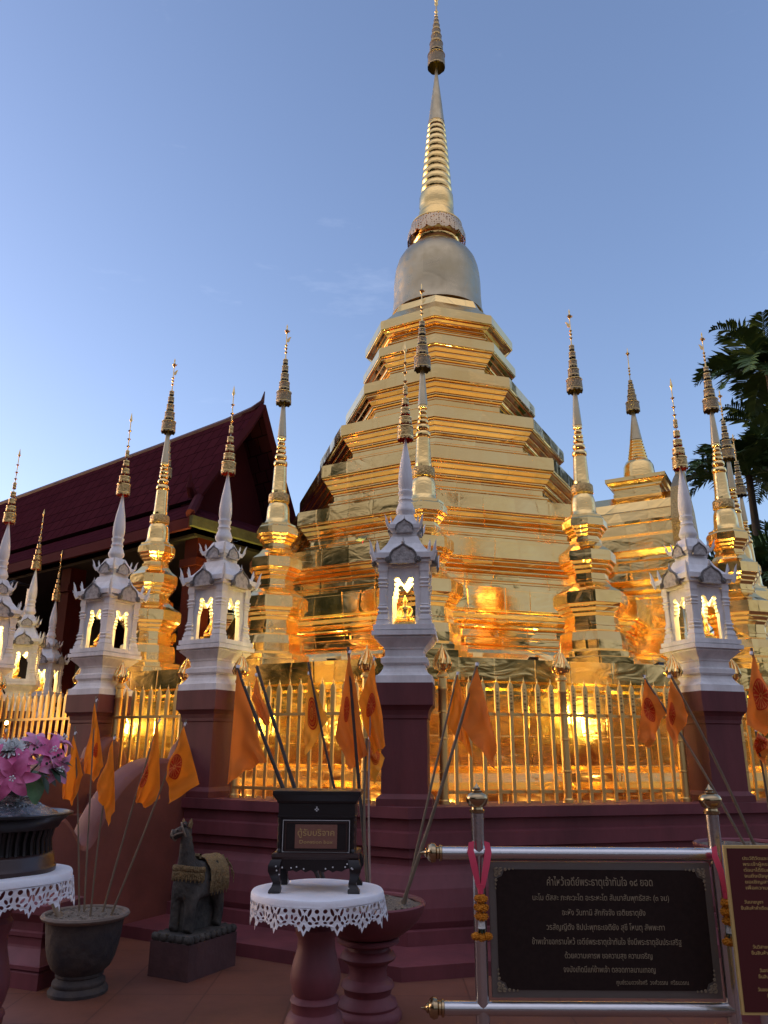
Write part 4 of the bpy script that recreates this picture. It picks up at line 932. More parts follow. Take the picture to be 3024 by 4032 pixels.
b.build('pearl_dots', PEARL, bx)
b = MB(); b.box(-.118, .118, -.1345, -.130, .222, .346); b.build('name_plate', BRASSPL, bx)
BOXL = mat('worn ochre lettering', (.52, .34, .13), .6)
TM = lambda x, z, y=-.1355: Matrix.Translation((x, y, z))
text_mesh('ตู้รับบริจาค', .045, 'thai_lettering', BOXL, bx, TM(0, .288), .205, .0012)
text_mesh('Donation box', .026, 'lettering', BOXL, bx, TM(0, .247), .185, .0012)

# ------------------------------------------------------------------ pot flags
FLAGS = [
('a1', (-2.317, 6.05, 1.753), (-2.137, 6.05, 0.538), (-2.309, 6.05, 1.687), (-2.342, 6.05, 1.249), (-2.255, 6.05, 1.193), (-2.201, 6.05, 1.409), None, 0, 0.006) ,
('a2', (-2.238, 6.2, 1.983), (-2.098, 6.05, 0.522), (-2.232, 6.2, 1.936), (-2.262, 6.2, 1.436), (-2.172, 6.2, 1.348), (-2.108, 6.2, 1.468), (-2.192, 6.2, 1.583), 0.035, 0.006) ,
('a3', (-1.974, 5.95, 1.696), (-2.015, 5.95, 0.496), (-1.978, 5.95, 1.653), (-2.066, 5.95, 1.332), (-1.953, 5.95, 1.057), (-1.907, 5.95, 1.168), None, 0, 0.006) ,
('a4', (-1.696, 6.1, 1.829), (-1.96, 6.05, 0.517), (-1.699, 6.1, 1.784), (-1.823, 6.1, 1.225), (-1.741, 6.1, 1.177), (-1.633, 6.1, 1.245), (-1.762, 6.1, 1.404), 0.063, 0.007) ,
('a5', (-1.469, 6.0, 1.808), (-1.881, 6.0, 0.507), (-1.478, 6.0, 1.757), (-1.583, 6.0, 1.461), (-1.546, 6.0, 1.215), (-1.329, 6.0, 1.351), (-1.52, 6.0, 1.472), 0.058, 0.009) ,
('b1', (-1.044, 5.6, 2.159), (-0.345, 5.5, 0.659), (-1.034, 5.6, 2.141), (-0.793, 5.6, 1.516), (-0.934, 5.6, 1.458), (-1.049, 5.6, 1.366), None, 0, 0.013) ,
('b2', (-0.924, 5.75, 2.175), (-0.33, 5.55, 0.651), (-0.92, 5.75, 2.099), (-0.804, 5.75, 1.778), (-0.845, 5.75, 1.754), (-0.949, 5.75, 1.937), None, 0, 0.014) ,
('b3', (-0.553, 5.8, 2.214), (-0.121, 5.6, 0.643), (-0.546, 5.8, 2.118), (-0.39, 5.8, 1.807), (-0.547, 5.8, 1.551), (-0.569, 5.8, 1.708), (-0.516, 5.8, 1.849), 0.07, 0.009) ,
('b4', (-0.256, 5.7, 2.313), (-0.075, 5.6, 0.643), (-0.248, 5.7, 2.262), (-0.105, 5.7, 1.566), (-0.227, 5.7, 1.462), (-0.333, 5.7, 1.683), (-0.257, 5.7, 1.865), 0.056, 0.011) ,
('b5', (-0.065, 5.45, 2.228), (-0.07, 5.45, 0.669), (-0.064, 5.45, 2.186), (0.019, 5.45, 1.625), (-0.063, 5.45, 1.568), (-0.167, 5.45, 1.912), (-0.078, 5.45, 1.891), 0.051, 0.006) ,
('b6', (-0.113, 5.7, 1.673), (-0.086, 5.55, 0.652), (-0.094, 5.7, 1.661), (0.016, 5.7, 1.543), (-0.054, 5.7, 1.368), (-0.114, 5.7, 1.472), (-0.056, 5.7, 1.555), 0.049, 0.009) ,
('b7', (0.543, 5.7, 2.141), (0.148, 5.55, 0.633), (0.537, 5.7, 2.113), (0.454, 5.7, 1.778), (0.629, 5.7, 1.547), (0.589, 5.7, 1.931), None, 0, 0.008) ,
('b8', (0.664, 5.5, 2.19), (0.206, 5.5, 1.084), (0.656, 5.5, 2.158), (0.526, 5.5, 1.777), (0.75, 5.5, 1.476), (0.777, 5.5, 1.631), None, 0, 0.011) ,
('d1', (1.909, 5.8, 2.139), (2.457, 5.6, 1.0), (1.92, 5.8, 2.107), (2.057, 5.8, 1.875), (1.907, 5.8, 1.62), (1.826, 5.8, 1.677), (1.929, 5.8, 1.884), 0.059, 0.008) ,
('d2', (2.034, 5.6, 2.137), (2.491, 5.55, 1.011), (2.032, 5.6, 2.091), (2.132, 5.6, 1.841), (2.001, 5.6, 1.565), (1.968, 5.6, 1.814), (2.021, 5.6, 1.855), 0.05, 0.01) ,
('d3', (2.453, 5.2, 2.262), (2.606, 5.3, 1.006), (2.448, 5.2, 2.212), (2.588, 5.2, 1.839), (2.47, 5.2, 1.692), (2.343, 5.2, 1.767), (2.468, 5.2, 1.947), 0.067, 0.01) ,
('d4', (2.549, 5.5, 1.752), (2.581, 5.5, 0.983), (2.552, 5.5, 1.727), (2.629, 5.5, 1.679), (2.584, 5.5, 1.49), (2.503, 5.5, 1.617), (2.563, 5.5, 1.666), 0.049, 0.008) ,
('e1', (-3.097, 6.6, 1.743), (-2.902, 6.6, 0.731), (-3.088, 6.6, 1.715), (-3.109, 6.6, 1.646), (-3.079, 6.6, 1.564), (-3.01, 6.6, 1.578), None, 0, 0.006) ,
]
FLAB = {'a1': ('orange flag at the pot, next to the pink flowers', SAFF, BAMB), 'a2': ('tallest orange flag of the clay pot, a small red patch showing', SAFF, BAMB), 'a3': ('narrow furled orange flag hanging lowest over the clay pot', SAFF, BAMB),
 'a4': ('orange flag with a half-folded red wheel, second from the right at the clay pot', SAFF, BAMB), 'a5': ('spread orange flag with a red wheel on the most slanted pole of the clay pot', SAFF, BAMB),
 'b1': ('large plain faded orange flag on a dark leaning pole by the fence post', SAFF3, BAMBD), 'b2': ('small plain orange flag behind a thick grey leaning pole', SAFF3, BAMBD), 'b3': ('pale yellow-orange flag with a large red patterned ring', SAFF2, BAMBD),
 'b4': ('orange flag with half a red disc on a dark-tipped pole left of the middle pillar', SAFF3, BAMBD), 'b5': ('bright orange flag with a red wheel touching the middle maroon pillar', SAFF, BAMBP), 'b6': ('low yellow flag with a red arc partly behind the bright wheel flag', SAFF2, BAMB),
 'b7': ('slim plain orange flag just right of the middle pillar', SAFF, BAMB), 'b8': ('broad plain orange flag on a thick bamboo pole right of the middle pillar', SAFF3, BAMB),
 'd1': ('orange flag with a red wheel hanging over the right fence, left of its twin', SAFF3, BAMB), 'd2': ('orange flag with a red wheel against the right maroon pillar', SAFF3, BAMB), 'd3': ('big orange flag with a red wheel at the right picture edge', SAFF3, BAMB), 'd4': ('small lower orange flag under the big one at the right edge', SAFF3, BAMB), 'e1': ('orange flag tip behind the white blossoms at left', SAFF3, BAMB)}
FGRP = {'a': 'orange flags stuck in the clay pot', 'b': 'orange flags in the middle planter', 'd': 'orange flags at the right', 'e': 'orange flags at the left'}
FIXB = {'b8': (.13, 5.52, .63), 'd3': (2.70, 5.5, .98), 'd4': (2.62, 5.6, .97), 'e1': (-2.75, 6.6, 0), 'd1': (2.44, 5.6, .975), 'd2': (2.50, 5.6, .975)}
for n_, top, base, A, B_, C_, D_, em, er, th in FLAGS:
    lab, cm, pm = FLAB[n_]
    base = Vector(FIXB.get(n_, base)); top = Vector(top); th = min(th, .007) if n_ == 'a5' else th; A, B_, C_, D_ = [Vector(x)-base for x in (A, B_, C_, D_)]
    if base.z > .3: base.z -= .0
    F = thing('flag', base, 0, lab, 'flag', FGRP[n_[0]])
    rf = random.Random(n_)
    L = top-base; sag = Vector((rf.uniform(-.012, .012), 0, 0)); pts = []; k = 12
    for i in range(k+1): t = -.03+1.03*i/k; pts.append(L*t+sag*math.sin(math.pi*max(t, 0))*2)
    b = MB(); b.tube(pts, [th*(1.15-.35*i/k)*(1.12 if i % 3 == 0 else 1) for i in range(k+1)], 8); b.build('pole', pm, F)
    b = MB(); b.tube([A+Vector((0, -.004, .006)), A+Vector((.002, 0, .026))], th*1.1, 8); b.tube([A, A+Vector((.012, -.01, .03)), A+Vector((.02, -.012, .015))], [.002, .002, .001], 5); b.build('tie_string', LACE, F)
    ph = rf.uniform(0, 6.28); am = .030 if cm is not SAFF2 else .022
    def surf(s, t):
        p = (A*(1-s)+B_*s)*(1-t)+(D_*(1-s)+C_*s)*t
        w_ = am*(s**.6+t*.3)*(math.sin(2*math.pi*(1.15*t-.25*s)+ph)+.45*math.sin(2*math.pi*(2.6*t+.7*s)+ph*1.7))+.008*math.sin(9*s+ph)
        return p+Vector((.010*math.sin(7*s+5*t+ph)*(s*(1-s)*4)*.8, -.018+w_, .012*math.sin(8*t+ph)*s*t*(1-t)*4))
    ns, nt_ = 26, 22; b = MB(); vs = [surf(i/ns, j/nt_) for i in range(ns+1) for j in range(nt_+1)]
    b.add(vs, [(i*(nt_+1)+j, (i+1)*(nt_+1)+j, (i+1)*(nt_+1)+j+1, i*(nt_+1)+j+1) for i in range(ns) for j in range(nt_)], 0, True)
    fl = b.build('cloth', cm, F)
    if em:
        e = Vector(em)-base; best = min(((surf(i/40, j/40)-e).xz.length, i/40, j/40) for i in range(2, 39) for j in range(2, 39))
        s0_, t0_ = best[1], best[2]
        ls = max((surf(min(1, s0_+.05), t0_)-surf(s0_-.05, t0_)).xz.length/.1, .05); lt = max((surf(s0_, min(1, t0_+.05))-surf(s0_, max(0, t0_-.05))).xz.length/.1, .05)
        q = MB(); nr, na = 10, 48; ring = n_ in ('b3', 'b6'); er2 = er*(1.15 if not ring else 1.2)
        vv = [surf(min(.99, max(.01, s0_+er2*(i/nr)*math.sin(2*math.pi*j/na)/ls)), min(.99, max(.01, t0_+er2*(i/nr)*math.cos(2*math.pi*j/na)/lt)))+Vector((0, -.004, 0)) for i in range(nr+1) for j in range(na)]
        for i in range(nr):
            for j in range(na):
                sp_ = (j % 4 == 0 and 2 <= i <= 7) or i == 1 or (i == 8 and j % 2 == 0)
                if ring: sp_ = i in (8,) or (i in (5, 6) and j % 2) or i in (3,) or (i < 3 and j % 6 < 3)
                q.add([vv[i*na+j], vv[i*na+(j+1) % na], vv[(i+1)*na+(j+1) % na], vv[(i+1)*na+j]], [(0, 1, 2, 3)], 1 if sp_ else 0, True)
        q.build('wheel_emblem', [EMB, EMB2 if not ring else cm], fl)

# ------------------------------------------------------------------ steel framed prayer board
sg = thing('prayer_board', (1.13, 4.40, 0), R_(0), 'dark engraved prayer board in a brushed steel frame with ball finials', 'sign')
b = MB()
for x in (-.625, .62):
    p = MB(); p.tube([(x, 0, 0), (x, 0, 1.285)], .034, 18); p.build('post', CHROME, sg)
    q = MB(); q.lathe([(.034, 1.28), (.042, 1.285), (.042, 1.297), (.032, 1.30), (.030, 1.31), (.046, 1.318), (.058, 1.345), (.058, 1.362), (.048, 1.378), (.030, 1.385), (.032, 1.392), (.018, 1.398), (.020, 1.405), (.010, 1.415), (.002, 1.432)], 20, c=(x, 0)); q.build('ball_finial', BRONZE, sg)
for z in (1.085, .375):
    p = MB(); p.tube([(-.815, -.002, z), (.62, -.002, z)], .033, 18); p.build('rail', CHROME, sg)
    q = MB(); q.lathe([(.034, 0), (.040, .004), (.040, .014), (.032, .018), (.032, .028), (.045, .036), (.050, .055), (.040, .072), (.022, .080), (.024, .086), (.010, .095), (.002, .118)], 18); q.xform(Matrix.Translation((-.815, -.002, z)) @ Matrix.Rotation(-math.pi/2, 4, 'Y')); q.build('end_knob', BRONZE, sg)
b = MB(); b.box(-.575, .572, -.012, .012, .425, 1.045); b.build('margin', PLATE_F, sg)
rc = .045
pl = [(-.54, .46+rc), (-.54+rc*.7, .46+rc*.7), (-.54+rc, .46), (.535-rc, .46), (.535-rc*.7, .46+rc*.7), (.535, .46+rc), (.535, 1.01-rc), (.535-rc*.7, 1.01-rc*.7), (.535-rc, 1.01), (-.54+rc, 1.01), (-.54+rc*.7, 1.01-rc*.7), (-.54, 1.01-rc)]
b = MB(); b.plate(pl, [], .004, Matrix.Translation((0, -.0165, 0))); b.build('plaque', GRANITE, sg)
for sx, cx in ((1, -.55), (-1, .545)):
    for sz, cz in ((1, .45), (-1, 1.02)):
        b = MB()
        for (dx, dz, r) in [(.012, .012, .011), (.035, .010, .009), (.010, .035, .009), (.06, .010, .006), (.010, .06, .006), (.028, .028, .007), (.08, .008, .004), (.008, .08, .004), (.10, .007, .003), (.007, .10, .003)]:
            for k in range(2): b.tube([(cx+sx*(dx+r*math.cos(a)*(1-k*.5)), -.0185, cz+sz*(dz+r*math.sin(a)*(1-k*.5))) for a in [i*.7 for i in range(9)]], .0022, 5)
        b.build('corner_scroll', LETTER, sg)

LN = [('คำไหว้เจดีย์พระธาตุเจ้าทันใจ ๑๘ ยอด', .052, .545, .935, -.005), ('นะโม ตัสสะ ภะคะวะโต อะระหะโต สัมมาสัมพุทธัสสะ (๓ จบ)', .038, .70, .866, -.005), ('อะหัง วันทามิ สักกัจจัง เจติยธาตุยัง', .038, .425, .797, .005), ('วรสัญญีตัง ชิปปะพุทธะเจติยัง สุขี โหนตุ สัพพะทา', .038, .60, .730, .01),
      ('ข้าพเจ้าขอกราบไหว้ เจดีย์พระธาตุเจ้าทันใจ ซึ่งมีพระธาตุอันประเสริฐ', .038, .755, .664, .01), ('ด้วยความเคารพ ขอความสุข ความเจริญ', .036, .44, .602, .015), ('จงบังเกิดมีแก่ข้าพเจ้า ตลอดกาลนานเทอญ', .036, .46, .540, .015), ('ศูนย์รวมดวงใจศรี  วงศ์วรรณ  ศรีธนวรณ', .026, .36, .487, .225)]
for s, size, wd, z, x in LN: text_mesh(s, size, 'lettering', LETTER, sg, Matrix.Translation((x, -.0178, z)), wd, .0012)
# garlands hung on the posts
def garland(x, y, z, lab, rz=0):
    G = thing('flower_garland', (x, y, z), rz, lab, 'garland', 'marigold garlands on the board posts')
    b = MB()
    for s in (-1, 1):
        pts = [(s*.040, -.002, .045), (s*.046, -.008, .0), (s*.030, -.020, -.07), (s*.010, -.016, -.17)]
        vs = []; fs = []
        for i, p in enumerate(pts): wd = (.014, .016, .017, .010)[i]; vs += [(p[0]-wd, p[1], p[2]+s*.004), (p[0]+wd, p[1]-.008, p[2]-s*.004)]
        for i in range(3): fs.append((2*i, 2*i+1, 2*i+3, 2*i+2))
        b.add(vs, fs, 0, True)
    b.tube([(0, -.012, -.155), (0, -.012, -.20)], [.018, .014], 8)
    b.build('ribbon', RIBB, G)
    rn = random.Random(int(x*100))
    def pom(c, r, sq):
        q = MB()
        q.ball(c, r*.86, 12, 9, 0, (1, 1, sq))
        for k in range(70):
            u = rn.uniform(-1, 1); a = rn.uniform(0, 6.28); d = Vector((math.sqrt(1-u*u)*math.cos(a), math.sqrt(1-u*u)*math.sin(a), u*sq)); p = Vector(c)+d*r*.92
            q.ball(p, r*.17, 5, 4, 0, (1, 1, .6))
        return q
    for z_, r in ((-.222, .034), (-.262, .037), (-.303, .034)): pom((0, -.014, z_), r, .66).build('marigold', MARI, G)
    q = MB()
    for k in range(9): a = k*.7; q.tube([(.010*math.cos(a), -.014+.010*math.sin(a), -.325), (.013*math.cos(a), -.014+.013*math.sin(a), -.358)], [.005, .007], 6)
    q.build('jasmine_buds', JASM, G)
    q = MB()
    for k in range(4): a = k*1.57; q.tube([(.008*math.cos(a), -.014+.008*math.sin(a), -.355), (.014*math.cos(a), -.014+.012*math.sin(a), -.38)], [.008, .004], 6)
    q.build('leaf_tuft', LEAFD, G)
    for s in (-1, 0, 1): pom((s*.030, -.014, -.40+.006*abs(s)), .024, .8).build('marigold', MARI, G)
    return G
garland(1.13-.625, 4.40-.042, 1.10, 'marigold garland with pink ribbon on the left post of the prayer board')
garland(1.13+.62, 4.40-.045, 1.085, 'marigold garland with pink ribbon on the right post, beside the red plaque', R_(25))
# red plaque at the right edge, nearer
s2 = thing('red_plaque', (2.03, 4.16, 0), R_(0), 'deep red plaque with ochre border and small lettering, cut by the right edge', 'sign')
b = MB(); b.box(-.335, .335, 0, .018, .42, 1.155); b.build('border', LETTER2, s2)
b = MB(); b.box(-.322, .322, -.004, .012, .433, 1.142); b.build('panel', REDPLATE, s2)
for x in (-.22, .22):
    b = MB(); b.tube([(x, .035, 0), (x, .035, 1.1)], .017, 12); b.build('leg', CHROME, s2)
tx = ['ประวัติวัดและพระเจดีย์ธาตุเจ้าทันใจ สร้างขึ้นเมื่อครั้งโบราณ', 'พระเจ้าผู้ครองนครได้โปรดให้สร้างถวายไว้เป็นพุทธบูชา', 'ต่อมาได้รับการบูรณะปฏิสังขรณ์สืบต่อกันมาหลายครั้ง', 'จนถึงปัจจุบันเป็นที่สักการะของพุทธศาสนิกชนทั่วไป', 'ขอเชิญสาธุชนร่วมนมัสการ สรงน้ำพระธาตุทุกปี', 'เพื่อความเป็นสิริมงคลแก่ชีวิตและครอบครัวสืบไป']
for i, s in enumerate(tx): text_mesh(s, .021, 'lettering', LETTER2, s2, Matrix.Translation((.03, -.0052, 1.09-.0265*i)), .56, .0008)
for (x, z, wd, s) in [(-.22, .895, .09, 'วันมาฆบูชา'), (-.20, .868, .17, 'ขึ้นสิบห้าค่ำเดือนสาม'), (-.2, .70, .10, 'วันวิสาขบูชา'), (-.17, .674, .18, 'ขึ้นสิบห้าค่ำเดือนหก'), (-.18, .60, .10, 'วันอาสาฬหบูชา'), (-.15, .574, .18, 'ขึ้นสิบห้าค่ำเดือนแปด'), (-.12, .52, .26, 'วันออกพรรษา และวันลอยกระทง'), (-.10, .494, .22, 'ขึ้นสิบห้าค่ำเดือนสิบสอง')]:
    text_mesh(s, .020, 'lettering', LETTER2, s2, Matrix.Translation((x, -.0052, z)), wd, .0008)

# ------------------------------------------------------------------ flower bowl at the left edge
fb = thing('flower_bowl', (-1.975, 4.30, .998), 0, 'dark lacquered pedestal bowl with slatted sides on the left cut-work cloth', 'bowl')
b = MB(); b.lathe([(.295, 0), (.297, .02), (.285, .035), (.282, .075), (.275, .085), (.262, .09)], 44); b.build('foot', LACQ2, fb)
b = MB(); b.lathe([(.245, .085), (.235, .15), (.248, .205)], 44, cap=False)
for k in range(40):
    a = 2*math.pi*k/40; b.tube([((.26)*math.cos(a), .26*math.sin(a), .088), (.250*math.cos(a), .250*math.sin(a), .15), (.262*math.cos(a), .262*math.sin(a), .205)], .0105, 6)
b.build('slatted_wall', LACQ, fb)
b = MB(); b.lathe([(.262, .20), (.285, .205), (.30, .235), (.335, .262), (.352, .268), (.352, .278), (.335, .282), (.30, .262), (.2, .255)], 44); b.build('rim', LACQ, fb)
fa = thing('flower_arrangement', (-1.935, 4.27, 1.262), 0, 'arrangement of pink lilies and white chrysanthemums in a glittering low vase', 'flowers')
b = MB(); b.lathe([(.26, 0), (.24, .02), (.19, .045), (.15, .055), (.115, .075), (.118, .095), (.105, .11), (.12, .13), (.11, .16)], 32)
rn = random.Random(2)
for k in range(260):
    a = rn.uniform(0, 6.28); r = rn.uniform(.14, .26); b.ball((r*math.cos(a), r*math.sin(a), .062-(r-.14)*.48), rn.uniform(.004, .009), 5, 4)
b.build('vase', mat('tarnished silver beads', (.42, .42, .42), .22, .9, .4, 60, .6, 30), fa)
def petal(L, W, curl, cup, n=8, m=4):
    q = []; f = []
    for i in range(n+1):
        t = i/n; wd = W*math.sin(math.pi*(t*.88+.06))**.8*(1-.25*t); cu = curl if abs(curl) > .02 else .02; x = L*math.sin(cu*t)/cu; z = L*(1-math.cos(cu*t))/cu
        for j in range(-m, m+1): u = j/m; q.append((x, u*wd, -z+cup*wd*u*u+.004*math.sin(9*t+u*2)))
    s_ = 2*m+1
    for i in range(n):
        for j in range(2*m): f.append((i*s_+j, (i+1)*s_+j, (i+1)*s_+j+1, i*s_+j+1))
    return q, f
def lily(c, d, L, m, seed):
    rr = random.Random(seed); b = MB(); d = Vector(d).normalized(); Q = d.to_track_quat('Z', 'Y').to_matrix().to_4x4()
    for k in range(6):
        q, f = petal(L*rr.uniform(.9, 1.1), L*.30*(1 if k % 2 else .8), rr.uniform(1.1, 1.9), .5)
        M = Matrix.Translation(c) @ Q @ Matrix.Rotation(k*math.pi/3+rr.uniform(-.15, .15), 4, 'Z') @ Matrix.Rotation(-rr.uniform(.75, 1.05), 4, 'Y')
        b.add([M @ Vector(p) for p in q], f, 0, True)
    for k in range(5):
        a = k*1.256; b.tube([Vector(c), Vector(c)+Q.to_3x3() @ Vector((.012*math.cos(a), .012*math.sin(a), L*.55))], [.0016, .0016], 5, 1); b.ball(Vector(c)+Q.to_3x3() @ Vector((.012*math.cos(a), .012*math.sin(a), L*.56)), .005, 6, 4, 1)
    b.build('lily', [m, WPET], fa)
for i, (c, d, L, m) in enumerate([((.10, -.20, .20), (.35, -.9, -.1), .135, PINK), ((-.02, -.19, .25), (-.15, -.95, .25), .125, PINK), ((.20, -.06, .31), (.75, -.55, .35), .115, PINK), ((.24, -.05, .235), (.85, -.5, -.05), .10, PINK2), ((.13, -.05, .345), (.3, -.5, .7), .10, PINK2),
    ((-.14, -.14, .24), (-.5, -.8, .1), .12, PINK), ((.05, -.12, .28), (.1, -.8, .5), .10, PINK2), ((.20, .05, .36), (.6, .1, .7), .095, PINK2), ((-.12, .0, .30), (-.3, -.4, .8), .11, PINK), ((.11, -.16, .265), (.6, -.75, .3), .09, PINK), ((.0, .12, .30), (0, .5, .8), .11, PINK)]): lily(c, d, L, m, i)
def mum(c, d, r, seed):
    rr = random.Random(seed); b = MB(); Q = Vector(d).normalized().to_track_quat('Z', 'Y').to_matrix().to_4x4()
    for lay in range(5):
        nn = 16-2*lay
        for k in range(nn):
            q, f = petal(r*(1-.13*lay)*rr.uniform(.9, 1.08), r*.13, -.5-.35*lay+rr.uniform(-.2, .3), .3, 5, 1)
            M = Matrix.Translation(c) @ Q @ Matrix.Rotation(2*math.pi*k/nn+lay*.3, 4, 'Z') @ Matrix.Rotation(.25-.28*lay, 4, 'Y'); b.add([M @ Vector(p) for p in q], f, 0, True)
    b.build('chrysanthemum', WPET, fa)
for i, (c, d, r) in enumerate([((.055, -.16, .335), (.15, -.6, .8), .072), ((-.045, -.14, .345), (-.1, -.5, .8), .066), ((.06, -.02, .36), (.3, -.3, .9), .05), ((.19, -.11, .275), (.7, -.7, .1), .035)]): mum(c, d, r, 50+i)
def leaf(c, d, L, W, m):
    b = MB(); q, f = petal(L, W, .6, .25, 7, 2); Q = Vector(d).normalized().to_track_quat('X', 'Z').to_matrix().to_4x4(); M = Matrix.Translation(c) @ Q; b.add([M @ Vector(p) for p in q], f, 0, True); b.build('leaf', m, fa)
for c, d, L, W, m in [((.15, -.10, .21), (.5, -.55, -.65), .17, .055, LEAF), ((-.08, -.12, .22), (-.1, -.7, -.5), .17, .07, LEAF), ((-.14, -.10, .20), (-.5, -.7, -.4), .15, .06, LEAF), ((.20, -.05, .25), (.9, -.35, -.15), .15, .028, LEAFD), ((.22, -.08, .24), (.85, -.45, -.35), .13, .022, LEAFD), ((.19, -.12, .22), (.8, -.4, -.6), .14, .02, LEAFD),
    ((.21, -.03, .27), (.95, -.2, .1), .13, .02, LEAFD), ((.03, -.12, .30), (.1, -.6, .3), .09, .05, LEAFD), ((-.06, -.09, .31), (-.1, -.6, .2), .09, .05, LEAFD), ((.10, -.04, .18), (.4, -.7, -.3), .12, .05, LEAF), ((.17, -.02, .20), (.9, -.1, -.3), .10, .03, LEAFD), ((.05, .1, .2), (.2, .8, .2), .15, .05, LEAF)]: leaf(c, d, L, W, m)
b = MB()
for c in [(.10, -.18, .19), (-.02, -.17, .24), (.20, -.05, .30), (.0, -.14, .35), (-.08, -.09, .37), (-.13, -.13, .23), (.12, -.04, .33), (.0, .1, .29)]: b.tube([(c[0]*.15, c[1]*.15, .12), (c[0]*.6, c[1]*.6, c[2]*.6+.05), c], [.006, .005, .004], 6)
for c in [(.24, -.1, .285), (.255, -.06, .30), (.23, -.13, .26), (.16, -.14, .33), (.18, -.1, .34)]: b.ball(c, .008, 6, 5); b.ball((c[0]+.015, c[1], c[2]+.008), .006, 6, 5)
b.build('stems', LEAFD, fa)

# ------------------------------------------------------------------ the maroon-roofed hall at left
ex = Vector((-.791, .612, 0)); ey = Vector((-.612, -.791, 0))      # along the ridge (away), towards the court
hl = thing('temple_hall', (-3.07, 17.4, 0), math.atan2(ex.y, ex.x), 'dark open-sided hall with a steep maroon tiled roof and gable behind the left shrines', 'hall')
# local axes: x along the ridge, -y ... towards the court is local +y if ey = rot90(ex)
sgn = 1 if (Matrix.Rotation(math.atan2(ex.y, ex.x), 3, 'Z') @ Vector((0, 1, 0))).dot(ey) > 0 else -1
RX1 = 26.
def slope(name, pts, m, uvw=None, th=.07):
    """pts: 4 corners low-left, low-right, high-right, high-left as (x, w, z)"""
    P = [Vector((x, sgn*w_, z)) for x, w_, z in pts]; nrm = (P[1]-P[0]).cross(P[3]-P[0]).normalized()
    if nrm.z < 0: nrm = -nrm
    q = MB(); q.add(P+[p-nrm*th for p in P], [(0, 1, 2, 3), (7, 6, 5, 4), (0, 4, 5, 1), (1, 5, 6, 2), (2, 6, 7, 3), (3, 7, 4, 0)])
    o = q.build(name, m, hl); me = o.data; uv = me.uv_layers.new(name='uv')
    ux = (P[1]-P[0]).normalized(); uy = nrm.cross(ux)
    for l in me.loops: d = me.vertices[l.vertex_index].co-P[0]; uv.data[l.index].uv = (d.dot(ux), d.dot(uy))
    return o
# upper roof, slightly concave: two bands each side; ridge sweeps up at the gable
for s in (1, -.74):
    slope('roof_slope', [(-.12, s*.85, 8.20), (RX1, s*.85, 8.20), (RX1, 0, 9.45), (-.12, 0, 9.58)], TILES)
    slope('roof_slope', [(-.12, s*1.72, 6.80), (RX1, s*1.72, 6.80), (RX1, s*.85, 8.20), (-.12, s*.85, 8.20)], TILES)
    slope('skirt_roof', [(-1.62, s*3.03, 5.80), (RX1, s*3.03, 5.80), (RX1, s*1.60, 6.76), (-.05, s*1.60, 6.76)], TILES)
    # bargeboards
    q = MB(); vs = []; loop = [(0, 9.72), (.03, 9.62), (.85, 8.28), (1.8, 6.80), (2.0, 6.78), (2.02, 6.95), (1.86, 7.0)]
    q.tube([(-.14, sgn*s*y, z) for y, z in [(0, 9.60), (.42, 8.87), (.86, 8.21), (1.3, 7.52), (1.74, 6.82), (1.95, 6.86)]], [.09, .10, .10, .10, .10, .03], 4, smooth=False); q.build('bargeboard', BARGE, hl)
q = MB(); q.tube([(-.16, 0, 9.98), (-.10, 0, 9.72), (.25, 0, 9.60), (1.2, 0, 9.53), (4, 0, 9.50), (RX1, 0, 9.47)], [.01, .06, .08, .085, .085, .085], 6); q.build('ridge', ROOF, hl)
# pent roof across the gable end
slope('pent_roof', [(-1.62, 3.03, 5.80), (-1.62, -2.3, 5.80), (.3, -1.2, 6.72), (.3, 1.6, 6.72)], TILES)
q = MB(); q.box(-1.70, -1.60, min(sgn*3.05, -sgn*2.3), max(sgn*3.05, -sgn*2.3), 5.60, 5.80); q.build('gutter', FASC, hl)
for s in (1, -.74):
    q = MB(); q.box(-1.6, RX1, sgn*s*3.03-.04, sgn*s*3.03+.04, 5.56, 5.77); q.build('fascia', BARGE, hl)
# hip ornament
q = MB(); q.tube([(-.05, sgn*1.65, 6.85), (-.8, sgn*2.32, 6.36), (-1.62, sgn*3.05, 5.84)], [.10, .10, .09], 8); q.build('hip_ridge', BARGE, hl)
q = MB(); q.tube([(-.1, sgn*1.85, 6.82), (-.2, sgn*2.02, 6.95), (-.22, sgn*2.05, 7.25)], [.12, .09, .01], 8); q.build('roof_finial', BARGE, hl)
q = MB(); q.add([(.75, -sgn*1.2, 6.6), (.75, sgn*1.62, 6.6), (.75, sgn*.85, 8.1), (.75, 0, 9.35), (.75, -sgn*.62, 8.1)], [(0, 1, 2, 3, 4)]); q.build('gable_wall', BARGE, hl)
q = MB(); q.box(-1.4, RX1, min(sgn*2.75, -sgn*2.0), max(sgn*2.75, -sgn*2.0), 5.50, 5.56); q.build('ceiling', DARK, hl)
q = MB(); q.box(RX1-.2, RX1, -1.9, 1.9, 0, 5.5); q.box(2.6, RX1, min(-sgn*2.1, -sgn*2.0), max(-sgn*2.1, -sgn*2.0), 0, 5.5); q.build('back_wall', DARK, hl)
for x in [-1.2, 3.2, 7.6, 12., 16.4, 21]:
    for s in (1, -.70):
        q = MB(); q.box(x-.19, x+.19, sgn*s*2.45-.19, sgn*s*2.45+.19, .0, 5.5); q.box(x-.25, x+.25, sgn*s*2.45-.25, sgn*s*2.45+.25, 4.95, 5.1); q.build('column', REDCOL, hl)
